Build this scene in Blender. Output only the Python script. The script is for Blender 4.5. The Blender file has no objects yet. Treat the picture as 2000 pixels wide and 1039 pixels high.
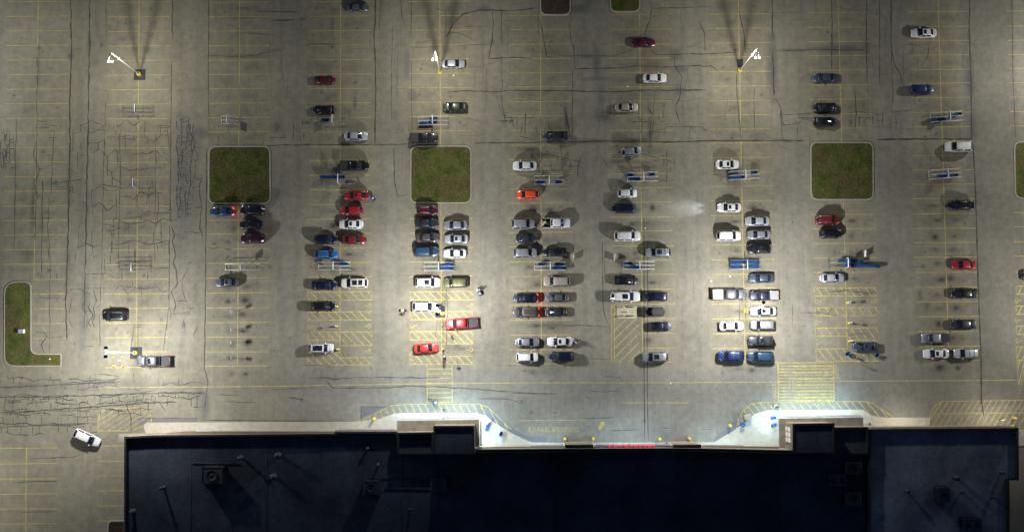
import bpy, bmesh, math, random
import numpy as np
from mathutils import Vector, Matrix
R = math.radians
rnd = random.Random(7)
scene = bpy.context.scene
COL = scene.collection

# ------------------------------------------------------------------ camera
FPX, TILT, H = 2000.0, R(5.31), 200.0
CAM = Vector((0.0, -H*math.tan(TILT), H))
cam_d = bpy.data.cameras.new('camera'); cam = bpy.data.objects.new('camera', cam_d); COL.objects.link(cam)
cam.location = CAM; cam.rotation_euler = (TILT, 0, 0)
cam_d.sensor_fit = 'HORIZONTAL'; cam_d.sensor_width = 36.0; cam_d.lens = 36.0*FPX/2000.0
cam_d.clip_start = 1.0; cam_d.clip_end = 3000.0
scene.camera = cam
# ------------------------------------------------------------------ night sky
world = bpy.data.worlds.new('World'); scene.world = world; world.use_nodes = True
bg = world.node_tree.nodes['Background']
bg.inputs['Color'].default_value = (0.26, 0.46, 1.0, 1); bg.inputs['Strength'].default_value = 0.072
# ------------------------------------------------------------------ exposure
scene.view_settings.view_transform = 'Standard'
scene.view_settings.look = 'None'
scene.view_settings.exposure = 0.0
scene.view_settings.gamma = 1.0
scene.cycles.use_denoising = True
scene.cycles.max_bounces = 5
scene.cycles.diffuse_bounces = 2
scene.cycles.glossy_bounces = 2
scene.cycles.sample_clamp_indirect = 2.0
# lamp strengths (watts)
LOWER_LAMP, UPPER_LAMP, STORE_LAMP = 24000.0, 7900.0, 0.37
COOL_LAMP, WARM_LAMP = (0.99, 0.985, 0.985), (1.0, 0.965, 0.86)

def at(px, py, z=0.0):
    """the point at height z that stands at this place of the 2000 x 1039 photograph"""
    u = (px-1000.0)/FPX; v = (519.5-py)/FPX
    s, c = math.sin(TILT), math.cos(TILT)
    d = Vector((u, s+v*c, -c+v*s))
    k = (z-CAM.z)/d.z
    return Vector((CAM.x+d.x*k, CAM.y+d.y*k, z))

# ------------------------------------------------------------------ materials
def nodes_of(name):
    m = bpy.data.materials.new(name); m.use_nodes = True
    nt = m.node_tree; b = nt.nodes['Principled BSDF']
    return m, nt, b
def noise(nt, scale, detail=3, vec=None, rough=.55):
    n = nt.nodes.new('ShaderNodeTexNoise'); n.inputs['Scale'].default_value = scale
    n.inputs['Detail'].default_value = detail; n.inputs['Roughness'].default_value = rough
    if vec is not None: nt.links.new(vec, n.inputs['Vector'])
    return n.outputs['Fac']
def ramp(nt, fac, a, b, lo=0.0, hi=1.0):
    n = nt.nodes.new('ShaderNodeMapRange'); n.inputs['From Min'].default_value = a; n.inputs['From Max'].default_value = b
    n.inputs['To Min'].default_value = lo; n.inputs['To Max'].default_value = hi
    nt.links.new(fac, n.inputs['Value']); return n.outputs['Result']
def mixc(nt, fac, a, b, mode='MIX'):
    n = nt.nodes.new('ShaderNodeMix'); n.data_type = 'RGBA'; n.blend_type = mode
    if isinstance(fac, (int, float)): n.inputs[0].default_value = fac
    else: nt.links.new(fac, n.inputs[0])
    for i, s in ((6, a), (7, b)):
        if isinstance(s, tuple): n.inputs[i].default_value = (*s, 1) if len(s) == 3 else s
        else: nt.links.new(s, n.inputs[i])
    return n.outputs[2]
def mulf(nt, a, b, op='MULTIPLY'):
    n = nt.nodes.new('ShaderNodeMath'); n.operation = op
    for i, s in enumerate((a, b)):
        if isinstance(s, (int, float)): n.inputs[i].default_value = s
        else: nt.links.new(s, n.inputs[i])
    return n.outputs[0]
def objco(nt, scale=(1, 1, 1)):
    t = nt.nodes.new('ShaderNodeTexCoord'); m = nt.nodes.new('ShaderNodeMapping')
    m.inputs['Scale'].default_value = scale; nt.links.new(t.outputs['Object'], m.inputs['Vector'])
    return m.outputs['Vector']
def plain(name, col, rough=.6, metal=0.0, var=.12, scale=6.0, coat=0.0, emis=None, estr=0.0, spec=.5):
    m, nt, b = nodes_of(name)
    f = ramp(nt, noise(nt, scale, 4, objco(nt)), .3, .7, 1-var, 1+var)
    nt.links.new(mixc(nt, 1.0, col, f, 'MULTIPLY'), b.inputs['Base Color'])
    b.inputs['Roughness'].default_value = rough; b.inputs['Metallic'].default_value = metal
    b.inputs['Coat Weight'].default_value = coat; b.inputs['Coat Roughness'].default_value = .08
    b.inputs['Specular IOR Level'].default_value = spec
    if emis: b.inputs['Emission Color'].default_value = (*emis, 1); b.inputs['Emission Strength'].default_value = estr
    return m
def paint(name, col, metal=.25, rough=.42):
    m, nt, b = nodes_of(name)
    co = objco(nt)
    f = ramp(nt, noise(nt, 2.3, 5, co), .35, .75, .86, 1.05)          # road dust
    nt.links.new(mixc(nt, 1.0, col, f, 'MULTIPLY'), b.inputs['Base Color'])
    b.inputs['Roughness'].default_value = rough; b.inputs['Metallic'].default_value = metal
    b.inputs['Coat Weight'].default_value = .8; b.inputs['Coat Roughness'].default_value = .10
    return m
PAINT = {k: paint('paint_'+k, c, me) for k, (c, me) in {
    'white': ((.66, .66, .64), .0), 'cream': ((.60, .57, .50), .0), 'silver': ((.27, .285, .30), .4), 'pale_silver': ((.40, .42, .44), .3),
    'grey': ((.10, .105, .115), .35), 'dark_grey': ((.028, .030, .035), .3), 'black': ((.004, .004, .006), .1), 'navy': ((.003, .006, .026), .25),
    'blue': ((.006, .028, .125), .25), 'bright_blue': ((.014, .10, .32), .2), 'steel_blue': ((.025, .065, .13), .35), 'slate': ((.045, .064, .095), .35),
    'red': ((.33, .010, .014), .15), 'bright_red': ((.62, .022, .012), .1), 'dark_red': ((.09, .004, .010), .2), 'maroon': ((.035, .006, .010), .2),
    'orange': ((.80, .075, .014), .1), 'green': ((.026, .045, .022), .3), 'olive': ((.115, .12, .045), .3), 'tan': ((.40, .36, .29), .3),
    'brown_grey': ((.08, .070, .064), .35), 'rust_red': ((.17, .014, .011), .2)}.items()}
M = {}
def glass_mat():
    m, nt, b = nodes_of('dark_glass')                       # seats and dashboards showing dimly through tinted glass
    f = ramp(nt, noise(nt, 2.2, 3, objco(nt)), .45, .70, 0, 1)
    nt.links.new(mixc(nt, f, (.008, .011, .020), (.040, .046, .050)), b.inputs['Base Color'])
    b.inputs['Roughness'].default_value = .06; return m
M['glass'] = glass_mat()
M['tyre'] = plain('tyre_rubber', (.012, .012, .012), .85)
M['rim'] = plain('alloy_rim', (.35, .35, .36), .35, .8)
M['trim'] = plain('black_trim', (.02, .02, .022), .5)
M['chrome'] = plain('chrome', (.6, .6, .62), .2, .9)
M['headlight'] = plain('headlight_lens', (.55, .56, .58), .12, 0, .05, coat=.6)
M['headlight_on'] = plain('headlight_lit', (.8, .85, 1), .2, emis=(.75, .87, 1), estr=5)
M['taillight'] = plain('taillight_lens', (.16, .008, .008), .2, 0, .05, coat=.6)
M['taillight_on'] = plain('taillight_lit', (.6, .02, .01), .2, emis=(1, .05, .025), estr=3.5)
M['bedliner'] = plain('bed_liner', (.022, .023, .025), .7, 0, .25)
M['tonneau'] = plain('bed_cover', (.20, .20, .205), .6, 0, .15)
M['tan_cover'] = plain('tan_bed_cover', (.42, .38, .30), .7, 0, .15)
M['softtop'] = plain('fabric_roof', (.055, .055, .058), .9)
M['metal'] = plain('galvanised_metal', (.55, .56, .57), .4, .5)
M['dull_metal'] = plain('dull_metal', (.20, .20, .20), .55, .4)
M['white_metal'] = plain('white_metal', (.75, .75, .75), .45); M['rail_white'] = plain('scuffed_white_rail', (.52, .53, .54), .5, .1, .2)
M['pole'] = plain('pole_grey', (.20, .20, .19), .5, .2)
M['housing'] = plain('lamp_housing', (.035, .045, .10), .4, .2)
M['glow_lens'] = plain('bluish_lamp_lens', (.7, .8, .9), .3, emis=(.62, .78, 1), estr=4)
M['lens'] = plain('lamp_lens', (.8, .85, .9), .3, emis=(.85, .93, 1), estr=40)
M['yellow'] = plain('safety_yellow', (.62, .46, .04), .6, 0, .2)
M['concrete'] = plain('concrete', (.29, .272, .228), .9, 0, .18, 3)
M['walk'] = plain('sidewalk_concrete', (.40, .365, .29), .9, 0, .12, 1.2)
M['pad'] = plain('pale_concrete', (.40, .36, .26), .9, 0, .1, 2)
M['blue'] = plain('blue_plastic', (.014, .078, .235), .55, 0, .35, spec=.3)
M['sign_blue'] = plain('sign_blue', (.04, .10, .35), .5, 0, .1)
M['sign_white'] = plain('sign_white', (.72, .72, .72), .5, 0, .1)
M['stucco'] = plain('beige_stucco', (.40, .34, .25), .9, 0, .1, 1.5)
M['brown_stucco'] = plain('brown_cornice', (.26, .20, .15), .9, 0, .1, 1.5)
M['canopy'] = plain('canopy_top', (.26, .235, .17), .85, 0, .22, .8)
M['fascia'] = plain('blue_fascia', (.02, .05, .20), .5)
M['darktop'] = plain('tower_roof', (.030, .034, .040), .9, 0, .25, .5)
M['unit'] = plain('rooftop_unit_metal', (.062, .066, .072), .6, .2, .3)
M['unit_dark'] = plain('rooftop_unit_grille', (.015, .016, .018), .7, 0, .2)
M['red_glow'] = plain('red_sign_letter', (.5, .01, .02), .4, emis=(1.0, .012, .05), estr=1.1)
M['win_lit'] = plain('lit_window', (.3, .28, .22), .1, emis=(1.0, .93, .78), estr=.55)
M['strip'] = plain('strip_lamp', (.8, .85, .9), .3, emis=(.8, .9, 1), estr=6)
M['mulch'] = plain('brown_mulch', (.05, .032, .022), .95, 0, .5, 4)
M['skin'] = plain('skin', (.42, .25, .18), .6)
M['hair'] = plain('hair', (.02, .014, .010), .8)
M['trousers'] = plain('dark_trousers', (.03, .035, .055), .9)
for k, c in {'red': (.35, .03, .03), 'white': (.7, .7, .7), 'black': (.02, .02, .025), 'blue': (.05, .12, .35), 'grey': (.2, .2, .21), 'tan': (.45, .33, .2), 'pink': (.45, .16, .22)}.items():
    M['shirt_'+k] = plain('cloth_'+k, c, .9)
M['bag'] = plain('plastic_bag', (.72, .72, .70), .5)
M['box'] = plain('cardboard', (.42, .33, .22), .9)

def roof_mat(name, col):
    m, nt, b = nodes_of(name)
    co = objco(nt)
    f = ramp(nt, noise(nt, .12, 5, co), .35, .68, .55, 1.25)
    g = ramp(nt, noise(nt, 1.4, 5, co), .3, .7, .8, 1.15)
    br = nt.nodes.new('ShaderNodeTexBrick'); br.inputs['Scale'].default_value = .12; br.inputs['Mortar Size'].default_value = .006
    br.inputs['Color1'].default_value = br.inputs['Color2'].default_value = (1, 1, 1, 1); br.inputs['Mortar'].default_value = (.86, .86, .86, 1)
    nt.links.new(co, br.inputs['Vector'])
    c = mixc(nt, 1.0, col, f, 'MULTIPLY'); c = mixc(nt, 1.0, c, g, 'MULTIPLY'); c = mixc(nt, 1.0, c, br.outputs['Color'], 'MULTIPLY')
    nt.links.new(c, b.inputs['Base Color']); b.inputs['Roughness'].default_value = .95; b.inputs['Specular IOR Level'].default_value = .15
    return m
M['roof'] = roof_mat('roof_membrane', (.055, .066, .080)); M['roof_pale'] = roof_mat('pale_roof_membrane', (.20, .218, .235)); M['coping'] = plain('dark_coping', (.016, .018, .022), .8)
def asphalt_mat():
    m, nt, b = nodes_of('asphalt')
    co = objco(nt)
    a1 = nt.nodes.new('ShaderNodeAttribute'); a1.attribute_name = 'stain'
    a2 = nt.nodes.new('ShaderNodeAttribute'); a2.attribute_name = 'tone'
    a3 = nt.nodes.new('ShaderNodeAttribute'); a3.attribute_name = 'seal'
    c = mixc(nt, a2.outputs['Fac'], (.210, .194, .143), (.208, .198, .166))
    big = ramp(nt, noise(nt, .09, 4, co), .3, .7, .84, 1.14)
    mid = ramp(nt, noise(nt, .75, 6, co, .7), .28, .72, .76, 1.18)
    fine = ramp(nt, noise(nt, 9.0, 4, co, .8), .25, .75, .80, 1.20)
    stre = ramp(nt, noise(nt, 1.0, 5, objco(nt, (1.6, .10, 1)), .65), .3, .7, .93, 1.07)
    streh = ramp(nt, noise(nt, 1.0, 4, objco(nt, (.12, 2.2, 1)), .6), .3, .7, .965, 1.03)
    for f in (big, mid, fine, stre, streh): c = mixc(nt, 1.0, c, f, 'MULTIPLY')
    brk = ramp(nt, noise(nt, 2.2, 5, co, .7), .25, .7, .55, 1.15)       # ragged edges of stains
    st = mulf(nt, a1.outputs['Fac'], brk)
    n = nt.nodes.new('ShaderNodeClamp'); nt.links.new(st, n.inputs['Value'])
    c = mixc(nt, n.outputs[0], c, (.030, .029, .028))
    n2 = nt.nodes.new('ShaderNodeClamp'); nt.links.new(mulf(nt, a3.outputs['Fac'], brk), n2.inputs['Value'])
    c = mixc(nt, n2.outputs[0], c, (.080, .084, .090))
    nt.links.new(c, b.inputs['Base Color']); b.inputs['Roughness'].default_value = .88; b.inputs['Specular IOR Level'].default_value = .25
    bp = nt.nodes.new('ShaderNodeBump'); bp.inputs['Strength'].default_value = .25; bp.inputs['Distance'].default_value = .02
    nt.links.new(fine, bp.inputs['Height']); nt.links.new(bp.outputs[0], b.inputs['Normal'])
    return m
M['asphalt'] = asphalt_mat()
def worn_paint(name, col, keep):
    m, nt, b = nodes_of(name)
    co = objco(nt)
    w = ramp(nt, noise(nt, 1.3, 6, co, .8), keep-.14, keep+.14, 0, 1)
    w2 = ramp(nt, noise(nt, .06, 2, co), .35, .65, .0, .45)
    f = mulf(nt, w, w2, 'MAXIMUM')
    nt.links.new(mixc(nt, f, col, (.21, .185, .125)), b.inputs['Base Color'])
    b.inputs['Roughness'].default_value = .8; b.inputs['Specular IOR Level'].default_value = .3
    return m
M['line'] = worn_paint('worn_yellow_paint', (.56, .45, .085), .49)
M['white_line'] = worn_paint('worn_white_paint', (.6, .6, .58), .66)
M['crack'] = plain('tarred_crack', (.052, .050, .047), .9, 0, .3, 2)
M['fine_crack'] = plain('fine_crack_fill', (.105, .100, .088), .9, 0, .3, 2)
def turf_mat():
    m, nt, b = nodes_of('turf')
    co = objco(nt)
    a = noise(nt, .35, 4, co); d = noise(nt, 3.5, 6, co, .7); br = noise(nt, .16, 3, objco(nt, (1, 1.2, 1)))
    c = mixc(nt, ramp(nt, a, .32, .66), (.046, .068, .014), (.128, .132, .038))
    c = mixc(nt, ramp(nt, br, .46, .60, 0, .95), c, (.098, .082, .036))
    c = mixc(nt, 1.0, c, ramp(nt, d, .28, .72, .5, 1.45), 'MULTIPLY')
    nt.links.new(c, b.inputs['Base Color']); b.inputs['Roughness'].default_value = .95; b.inputs['Specular IOR Level'].default_value = .1
    return m
M['turf'] = turf_mat()

# ------------------------------------------------------------------ mesh helpers
class MB:
    """collects faces with material numbers and links them as ONE mesh object"""
    def __init__(self): self.v = []; self.f = []; self.m = []; self.s = []
    def add(self, verts, faces, mat=0, smooth=False):
        o = len(self.v); self.v += [tuple(p) for p in verts]
        for f in faces: self.f.append([i+o for i in f]); self.m.append(mat); self.s.append(smooth)
    def box(self, c, s, mat=0, rz=0.0, taper=1.0, bev=0.0):
        cx, cy, cz = c; hx, hy, hz = s[0]/2, s[1]/2, s[2]/2
        cr, sr = math.cos(rz), math.sin(rz); P = []
        if bev > 0:
            b = min(bev, hx*.45, hy*.45, hz*.9)
            out = [(hx, hy-b), (hx-b, hy), (-hx+b, hy), (-hx, hy-b), (-hx, -hy+b), (-hx+b, -hy), (hx-b, -hy), (hx, -hy+b)]
            for z, k in ((-hz, 0), (hz-b, 0), (hz, b)):
                for x, y in out:
                    x2 = x*(1-k/hx); y2 = y*(1-k/hy)
                    P.append((cx+x2*cr-y2*sr, cy+x2*sr+y2*cr, cz+z))
            F = [[r*8+i, r*8+(i+1) % 8, (r+1)*8+(i+1) % 8, (r+1)*8+i] for r in range(2) for i in range(8)] + [list(range(16, 24)), list(range(7, -1, -1))]
            self.add(P, F, mat); return
        for z, k in ((-hz, 1.0), (hz, taper)):
            for x, y in ((-hx, -hy), (hx, -hy), (hx, hy), (-hx, hy)):
                x2, y2 = x*k, y*k; P.append((cx+x2*cr-y2*sr, cy+x2*sr+y2*cr, cz+z))
        self.add(P, [(3, 2, 1, 0), (4, 5, 6, 7), (0, 1, 5, 4), (1, 2, 6, 5), (2, 3, 7, 6), (3, 0, 4, 7)], mat)
    def tube(self, pts, r, mat=0, n=6, r2=None):
        pts = [Vector(p) for p in pts]; P = []; L = len(pts)
        for i, p in enumerate(pts):
            d = (pts[min(i+1, L-1)]-pts[max(i-1, 0)]).normalized()
            a = Vector((0, 0, 1)) if abs(d.z) < .9 else Vector((1, 0, 0))
            u = d.cross(a).normalized(); w = d.cross(u)
            rr = r if r2 is None else r+(r2-r)*i/(L-1)
            for k in range(n):
                t = 2*math.pi*k/n; P.append(p+u*math.cos(t)*rr+w*math.sin(t)*rr)
        F = [[i*n+k, i*n+(k+1) % n, (i+1)*n+(k+1) % n, (i+1)*n+k] for i in range(L-1) for k in range(n)]
        F += [list(range(n-1, -1, -1)), [(L-1)*n+k for k in range(n)]]
        self.add(P, F, mat, True)
    def lathe(self, prof, c=(0, 0, 0), mat=0, n=14):
        P = []
        for r, z in prof:
            for k in range(n):
                t = 2*math.pi*k/n; P.append((c[0]+r*math.cos(t), c[1]+r*math.sin(t), c[2]+z))
        L = len(prof)
        F = [[i*n+k, i*n+(k+1) % n, (i+1)*n+(k+1) % n, (i+1)*n+k] for i in range(L-1) for k in range(n)]
        F.append([(L-1)*n+k for k in range(n)]); self.add(P, F, mat, True)
    def prism(self, poly, z0, z1, mat=0, top=True, topmat=None, bottom=False):
        n = len(poly)
        P = [(p[0], p[1], z0) for p in poly]+[(p[0], p[1], z1) for p in poly]
        self.add(P, [[i, (i+1) % n, n+(i+1) % n, n+i] for i in range(n)], mat)
        if top: self.add([(p[0], p[1], z1) for p in poly], [list(range(n))], mat if topmat is None else topmat)
        if bottom: self.add([(p[0], p[1], z0) for p in poly], [list(range(n-1, -1, -1))], mat)
    def ribbon(self, pts, w, z, mat=0):
        """flat strip along ground points; w a number or one width per point"""
        pts = [Vector((p[0], p[1], 0)) for p in pts]; L = len(pts); P = []
        for i, p in enumerate(pts):
            d = pts[min(i+1, L-1)]-pts[max(i-1, 0)]
            if d.length < 1e-6: d = Vector((1, 0, 0))
            d.normalize(); nn = Vector((-d.y, d.x, 0)); ww = (w if isinstance(w, (int, float)) else w[i])/2
            a, b = p+nn*ww, p-nn*ww; P += [(a.x, a.y, z), (b.x, b.y, z)]
        self.add(P, [[2*i+1, 2*i+3, 2*i+2, 2*i] for i in range(L-1)], mat)
    def mesh(self, name, mats):
        me = bpy.data.meshes.new(name); me.from_pydata(self.v, [], self.f)
        for m in mats: me.materials.append(m)
        me.polygons.foreach_set('material_index', self.m); me.polygons.foreach_set('use_smooth', self.s)
        me.update(); return me
    def build(self, name, mats, parent=None, fix=True):
        if not isinstance(mats, (list, tuple)): mats = [mats]
        me = self.mesh(name, mats)
        if fix: recalc(me)
        return link(name, me, parent)
def recalc(me):
    bm = bmesh.new(); bm.from_mesh(me); bmesh.ops.recalc_face_normals(bm, faces=bm.faces); bm.to_mesh(me); bm.free()
def link(name, data, parent=None):
    o = bpy.data.objects.new(name, data); COL.objects.link(o)
    if parent: o.parent = parent
    return o
def tag(o, label, cat, group=None, kind=None):
    o['label'] = label; o['category'] = cat
    if group: o['group'] = group
    if kind: o['kind'] = kind
    return o
def thing(name, label, cat, loc=(0, 0, 0), rz=0.0, group=None):
    o = link(name, None); o.location = loc; o.rotation_euler = (0, 0, rz); o.empty_display_size = .3
    return tag(o, label, cat, group)
def structure(o): o['kind'] = 'structure'; return o
def copy_tree(o, parent=None):
    c = o.copy(); COL.objects.link(c); c.parent = parent
    for ch in list(o.children): copy_tree(ch, c)
    return c
def ccw(poly):
    a = sum(poly[i][0]*poly[(i+1) % len(poly)][1]-poly[(i+1) % len(poly)][0]*poly[i][1] for i in range(len(poly)))
    return poly if a > 0 else poly[::-1]
def rounded(poly, rad, n=5):
    """round the corners of a polygon (list of xy); rad a number or one per corner"""
    out = []; L = len(poly)
    for i in range(L):
        p0, p, p1 = (Vector((*poly[j % L][:2], 0)) for j in (i-1, i, i+1))
        r = rad if isinstance(rad, (int, float)) else rad[i]
        if r <= 0: out.append((p.x, p.y)); continue
        a = (p0-p).normalized(); b = (p1-p).normalized()
        A, B = p+a*r, p+b*r
        for k in range(n+1):
            t = k/n; q = A*(1-t)**2+p*2*t*(1-t)+B*t*t; out.append((q.x, q.y))
    return out
def inset(poly, d):
    """shrink a counter-clockwise polygon by d"""
    out = []; L = len(poly)
    for i in range(L):
        p0, p, p1 = (Vector((*poly[j % L][:2], 0)) for j in (i-1, i, i+1))
        e0 = (p-p0); e1 = (p1-p)
        if e0.length < 1e-5 or e1.length < 1e-5: out.append((p.x, p.y)); continue
        e0.normalize(); e1.normalize()
        n0 = Vector((-e0.y, e0.x, 0)); n1 = Vector((-e1.y, e1.x, 0)); s = n0+n1
        if s.length < 1e-5: s = n0
        s.normalize(); q = p+s*d/max(.4, s.dot(n0)); out.append((q.x, q.y))
    return out
def pxpoly(pts, z=0.0): return ccw([tuple(at(x, y, z)[:2]) for x, y in pts])
# ================================================================== GROUND
XC = {'A': 75, 'B': 272, 'C': 468, 'D': 665, 'E': 859, 'F': 1055, 'G': 1249, 'H': 1442, 'I': 1637, 'J': 1832, 'K': 2026}
XB = {'A': 64, 'B': 266, 'C': 464, 'D': 664, 'E': 862.5, 'F': 1057.5, 'G': 1255, 'H': 1455, 'I': 1655, 'J': 1853, 'K': 2048}
def xc(k, y): return XC[k]+(XB[k]-XC[k])*y/690.0
HALF = 60.5
def seq(y0, y1, n): return [y0+(y1-y0)*i/(n-1) for i in range(n)]
STALLS = {   # rows of the photograph where a stall line crosses the column (both halves)
 'A': seq(4, 516, 19), 'B': seq(5, 659, 24), 'C': [5, 33, 61, 90, 118, 146, 174, 202, 230, 258, 430, 457, 486, 514, 543, 572, 601, 629.5, 658, 687, 714.5],
 'D': seq(4, 541, 20), 'E': [3.5, 31.5, 59.5, 88, 116, 144, 172, 200, 228, 256, 427, 455, 484, 511, 540],
 'F': [31, 58.5, 87, 115, 143, 170, 199, 227, 255, 284, 312, 340, 369, 397, 426, 454, 482, 511, 540, 567.5, 596, 625, 654, 682.5, 710],
 'G': [29.5, 58, 87, 114, 142, 170.5, 198, 226, 255, 282, 310, 339.5, 367, 395, 424, 451, 480.5, 508, 536, 565, 594],
 'H': [0.5, 28, 56, 84.5, 112, 140.5, 168.5, 197, 225, 252.5, 279.5, 308, 337, 364, 392.5, 421, 449, 478, 507, 535.5, 563, 593, 622, 651, 680, 707.5],
 'I': [25, 54, 82, 109, 137.5, 166.5, 194.5, 223, 251, 419, 447, 475.5, 504, 532],
 'J': [23.5, 52.5, 80, 108, 136.5, 163, 191, 220, 248, 276, 304, 332, 360, 388, 417.5, 446, 474, 502, 532, 561, 589, 618, 647, 676, 704],
 'K': [22, 51, 79, 107, 134, 162, 190, 218, 246, 415, 443, 472, 500, 531]}

def axis(lo, hi, step, far):
    a = np.arange(lo, hi+1e-6, step)
    return np.concatenate([np.array(far)[np.array(far) < lo], a, np.array(far)[np.array(far) > hi]])
gx = axis(-112, 112, .25, [-900, -300, -160, 160, 300, 900]); gy = axis(-62, 62, .25, [-900, -300, -120, 120, 300, 900])
NX, NY = len(gx), len(gy)
stain = np.zeros((NY, NX), np.float32); tone = np.zeros((NY, NX), np.float32); seal = np.zeros((NY, NX), np.float32)
def window(x0, x1, y0, y1):
    i0, i1 = np.searchsorted(gx, [x0, x1]); j0, j1 = np.searchsorted(gy, [y0, y1])
    return slice(j0, j1), slice(i0, i1)
def blob(arr, px, py, rx, ry, amp, soft=1.0):
    """soft oval spot, radii in metres"""
    c = at(px, py); k = 2.6
    sj, si = window(c.x-rx*k, c.x+rx*k, c.y-ry*k, c.y+ry*k)
    X, Y = np.meshgrid(gx[si], gy[sj])
    if X.size: arr[sj, si] = np.maximum(arr[sj, si], amp*np.exp(-(((X-c.x)/rx)**2+((Y-c.y)/ry)**2)**soft))
def area(arr, px0, py0, px1, py1, amp, soft=1.5):
    a, b = at(px0, py1), at(px1, py0)
    sj, si = window(a.x-4*soft, b.x+4*soft, a.y-4*soft, b.y+4*soft)
    X, Y = np.meshgrid(gx[si], gy[sj])
    f = 1/(1+np.exp(-np.clip(np.minimum(np.minimum(X-a.x, b.x-X), np.minimum(Y-a.y, b.y-Y))/soft*3, -30, 30)))
    arr[sj, si] = np.maximum(arr[sj, si], amp*f)
# driving lanes are greyer than the stalls
lanes = [(-40, 14), (140, 205), (336, 404), (532, 600), (727, 798), (924, 995), (1124, 1188), (1318, 1382), (1516, 1580), (1716, 1778), (1908, 1985)]
for a, b in lanes: area(tone, a+6, -60, b-6, 712, .62, 2.2)
area(tone, 560, 716, 2060, 900, .9, 2.0)
area(tone, 1903, -60, 2100, 900, 1.0, .5)
area(stain, 1906, -60, 1975, 790, .26, .5)
area(stain, 400, 728, 760, 770, .13, 1.5); area(stain, 1120, 722, 1500, 780, .13, 2); area(stain, 1640, 700, 1900, 800, .18, 2)
for a, b in lanes:                                    # tyre tracks along the lanes
    for fx in (.28, .72):
        x = a+(b-a)*fx
        for y in range(-30, 720, 40):
            blob(stain, x+rnd.uniform(-3, 3), y, .55, 4.5, rnd.uniform(.05, .17))
for k, ys in STALLS.items():                          # oil under the engines
    for y in ys:
        for s in (-1, 1):
            busy = (1 if 380 < y < 720 else .35) * (1 if k in 'CDEFGHIJ' else .45)
            if rnd.random() < .35+.6*busy:
                x = xc(k, y)+s*rnd.uniform(8, 22)
                blob(stain, x, y+14+rnd.uniform(-3, 3), rnd.uniform(.45, 1.15), rnd.uniform(.3, .7), busy*rnd.uniform(.55, 1.3), .7)
            for _ in range(3):
                if rnd.random() < .6*busy: blob(stain, xc(k, y)+s*rnd.uniform(6, 48), y+14+rnd.uniform(-8, 8), rnd.uniform(.12, .35), rnd.uniform(.1, .3), rnd.uniform(.35, .9))
            if rnd.random() < .6*busy: blob(stain, xc(k, y)+s*28, y+14, 2.2, .8, .24)
for _ in range(420):
    blob(stain, rnd.uniform(0, 2000), rnd.uniform(0, 820), rnd.uniform(.08, .25), rnd.uniform(.08, .25), rnd.uniform(.3, .8))
for px, py, rx, ry, a in [(76, 95, .4, .5, .8), (74, 140, .35, 4.2, .55), (138, 110, .5, .55, .9), (175, 84, .35, 1.6, .85), (198, 88, .25, .5, .7),
        (475, 17, 2.6, .4, .55), (470, 35, 2.4, .4, .5), (470, 110, 5.5, .35, .5), (445, 160, 1.4, 1.2, .35), (65, 405, .5, 4.6, .75), (54, 495, 1.5, .9, .6),
        (135, 360, .5, 4.0, .55), (170, 410, .35, 4, .4), (8, 300, 1.9, 3.2, .35), (28, 322, 1.1, 2.4, .3), (132, 510, .6, 2.2, .55), (165, 575, .7, 3.2, .5),
        (1035, 292, 2.0, .5, .85), (1040, 305, .5, 1.7, .8), (1062, 303, 2.2, .5, .8), (1098, 285, .7, .8, .75), (1150, 276, 2.8, .5, .7), (1240, 275, 3.2, .5, .8), (1270, 265, .35, 3.4, .75),
        (1106, 235, .35, 3, .8), (1200, 316, 2.4, .6, .35), (1180, 228, 2.0, 1.0, .7), (1040, 405, 1.2, .7, .75), (693, 203, .4, 1.7, .75), (650, 45, .4, 2.4, .45), (649, 92, .4, .4, .9),
        (655, 120, .3, .3, .7), (900, 680, 3, .6, .6), (893, 676, 1, .6, .6), (935, 688, 3, .25, .35), (1065, 635, 4.5, .55, .75), (1046, 638, .8, .6, .6), (1266, 665, .8, .7, .8),
        (1690, 575, 1.3, .9, .55), (1680, 590, 1.0, .5, .5), (1797, 575, .35, 1.0, .7), (1811, 597, .9, .8, .6), (1530, 748, .8, .4, .3), (540, 98, 2, .2, .6),
        (556, 40, 2.2, .3, .5), (590, 38, .5, .3, .8), (600, 240, .9, .3, .8), (540, 250, .6, 1.0, .6)]:
    blob(stain, px, py, rx, ry, a, .8)
# sealed patches round the big cracks
for px, py, rx, ry, a in [(1130, 18, 2.4, .9, .8), (1150, 8, .8, 1.6, .6), (1165, 125, .8, 3.5, .75), (1155, 110, 3.0, .5, .7), (1165, 155, 3.2, .5, .65), (1175, 185, 1.0, 2.8, .6), (1317, 108, 1.2, 1.3, .7),
        (1328, 135, 1.3, .8, .6), (1326, 178, 1.0, 1.2, .6), (1508, 75, .8, 1.6, .6), (1509, 135, 1.1, 6.5, .75), (1513, 195, 1.6, .6, .55), (1640, 96, 5.2, .9, .85), (1545, 99, 5, .4, .6), (1694, 95, .7, 1.8, .75),
        (1623, 90, .5, 1.2, .6), (1895, 160, .9, 3.6, .8), (1893, 75, .35, 1.6, .7), (1896, 120, .5, 1.6, .6), (1900, 250, .8, 3.2, .7), (795, 130, .8, 3.4, .6), (805, 188, 1.2, 1.6, .6), (945, 17, 1.2, .8, .7),
        (960, 83, .7, .8, .5), (400, 792, 1.0, 3.2, .7), (930, 812, 3, 1.5, .35), (1290, 843, 1.8, 1.6, .25), (360, 300, 2.4, 9, .35), (360, 420, 2.2, 9, .3), (395, 262, 2.2, 1.0, .6), (345, 60, 1.4, 6, .25),
        (390, 760, 1.1, 4, .4), (200, 752, 20, 1.1, .35), (100, 757, 12, 1.2, .4), (880, 35, 1.5, 2.4, .3)]:
    blob(seal, px, py, rx, ry, a, 1.6)
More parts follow.
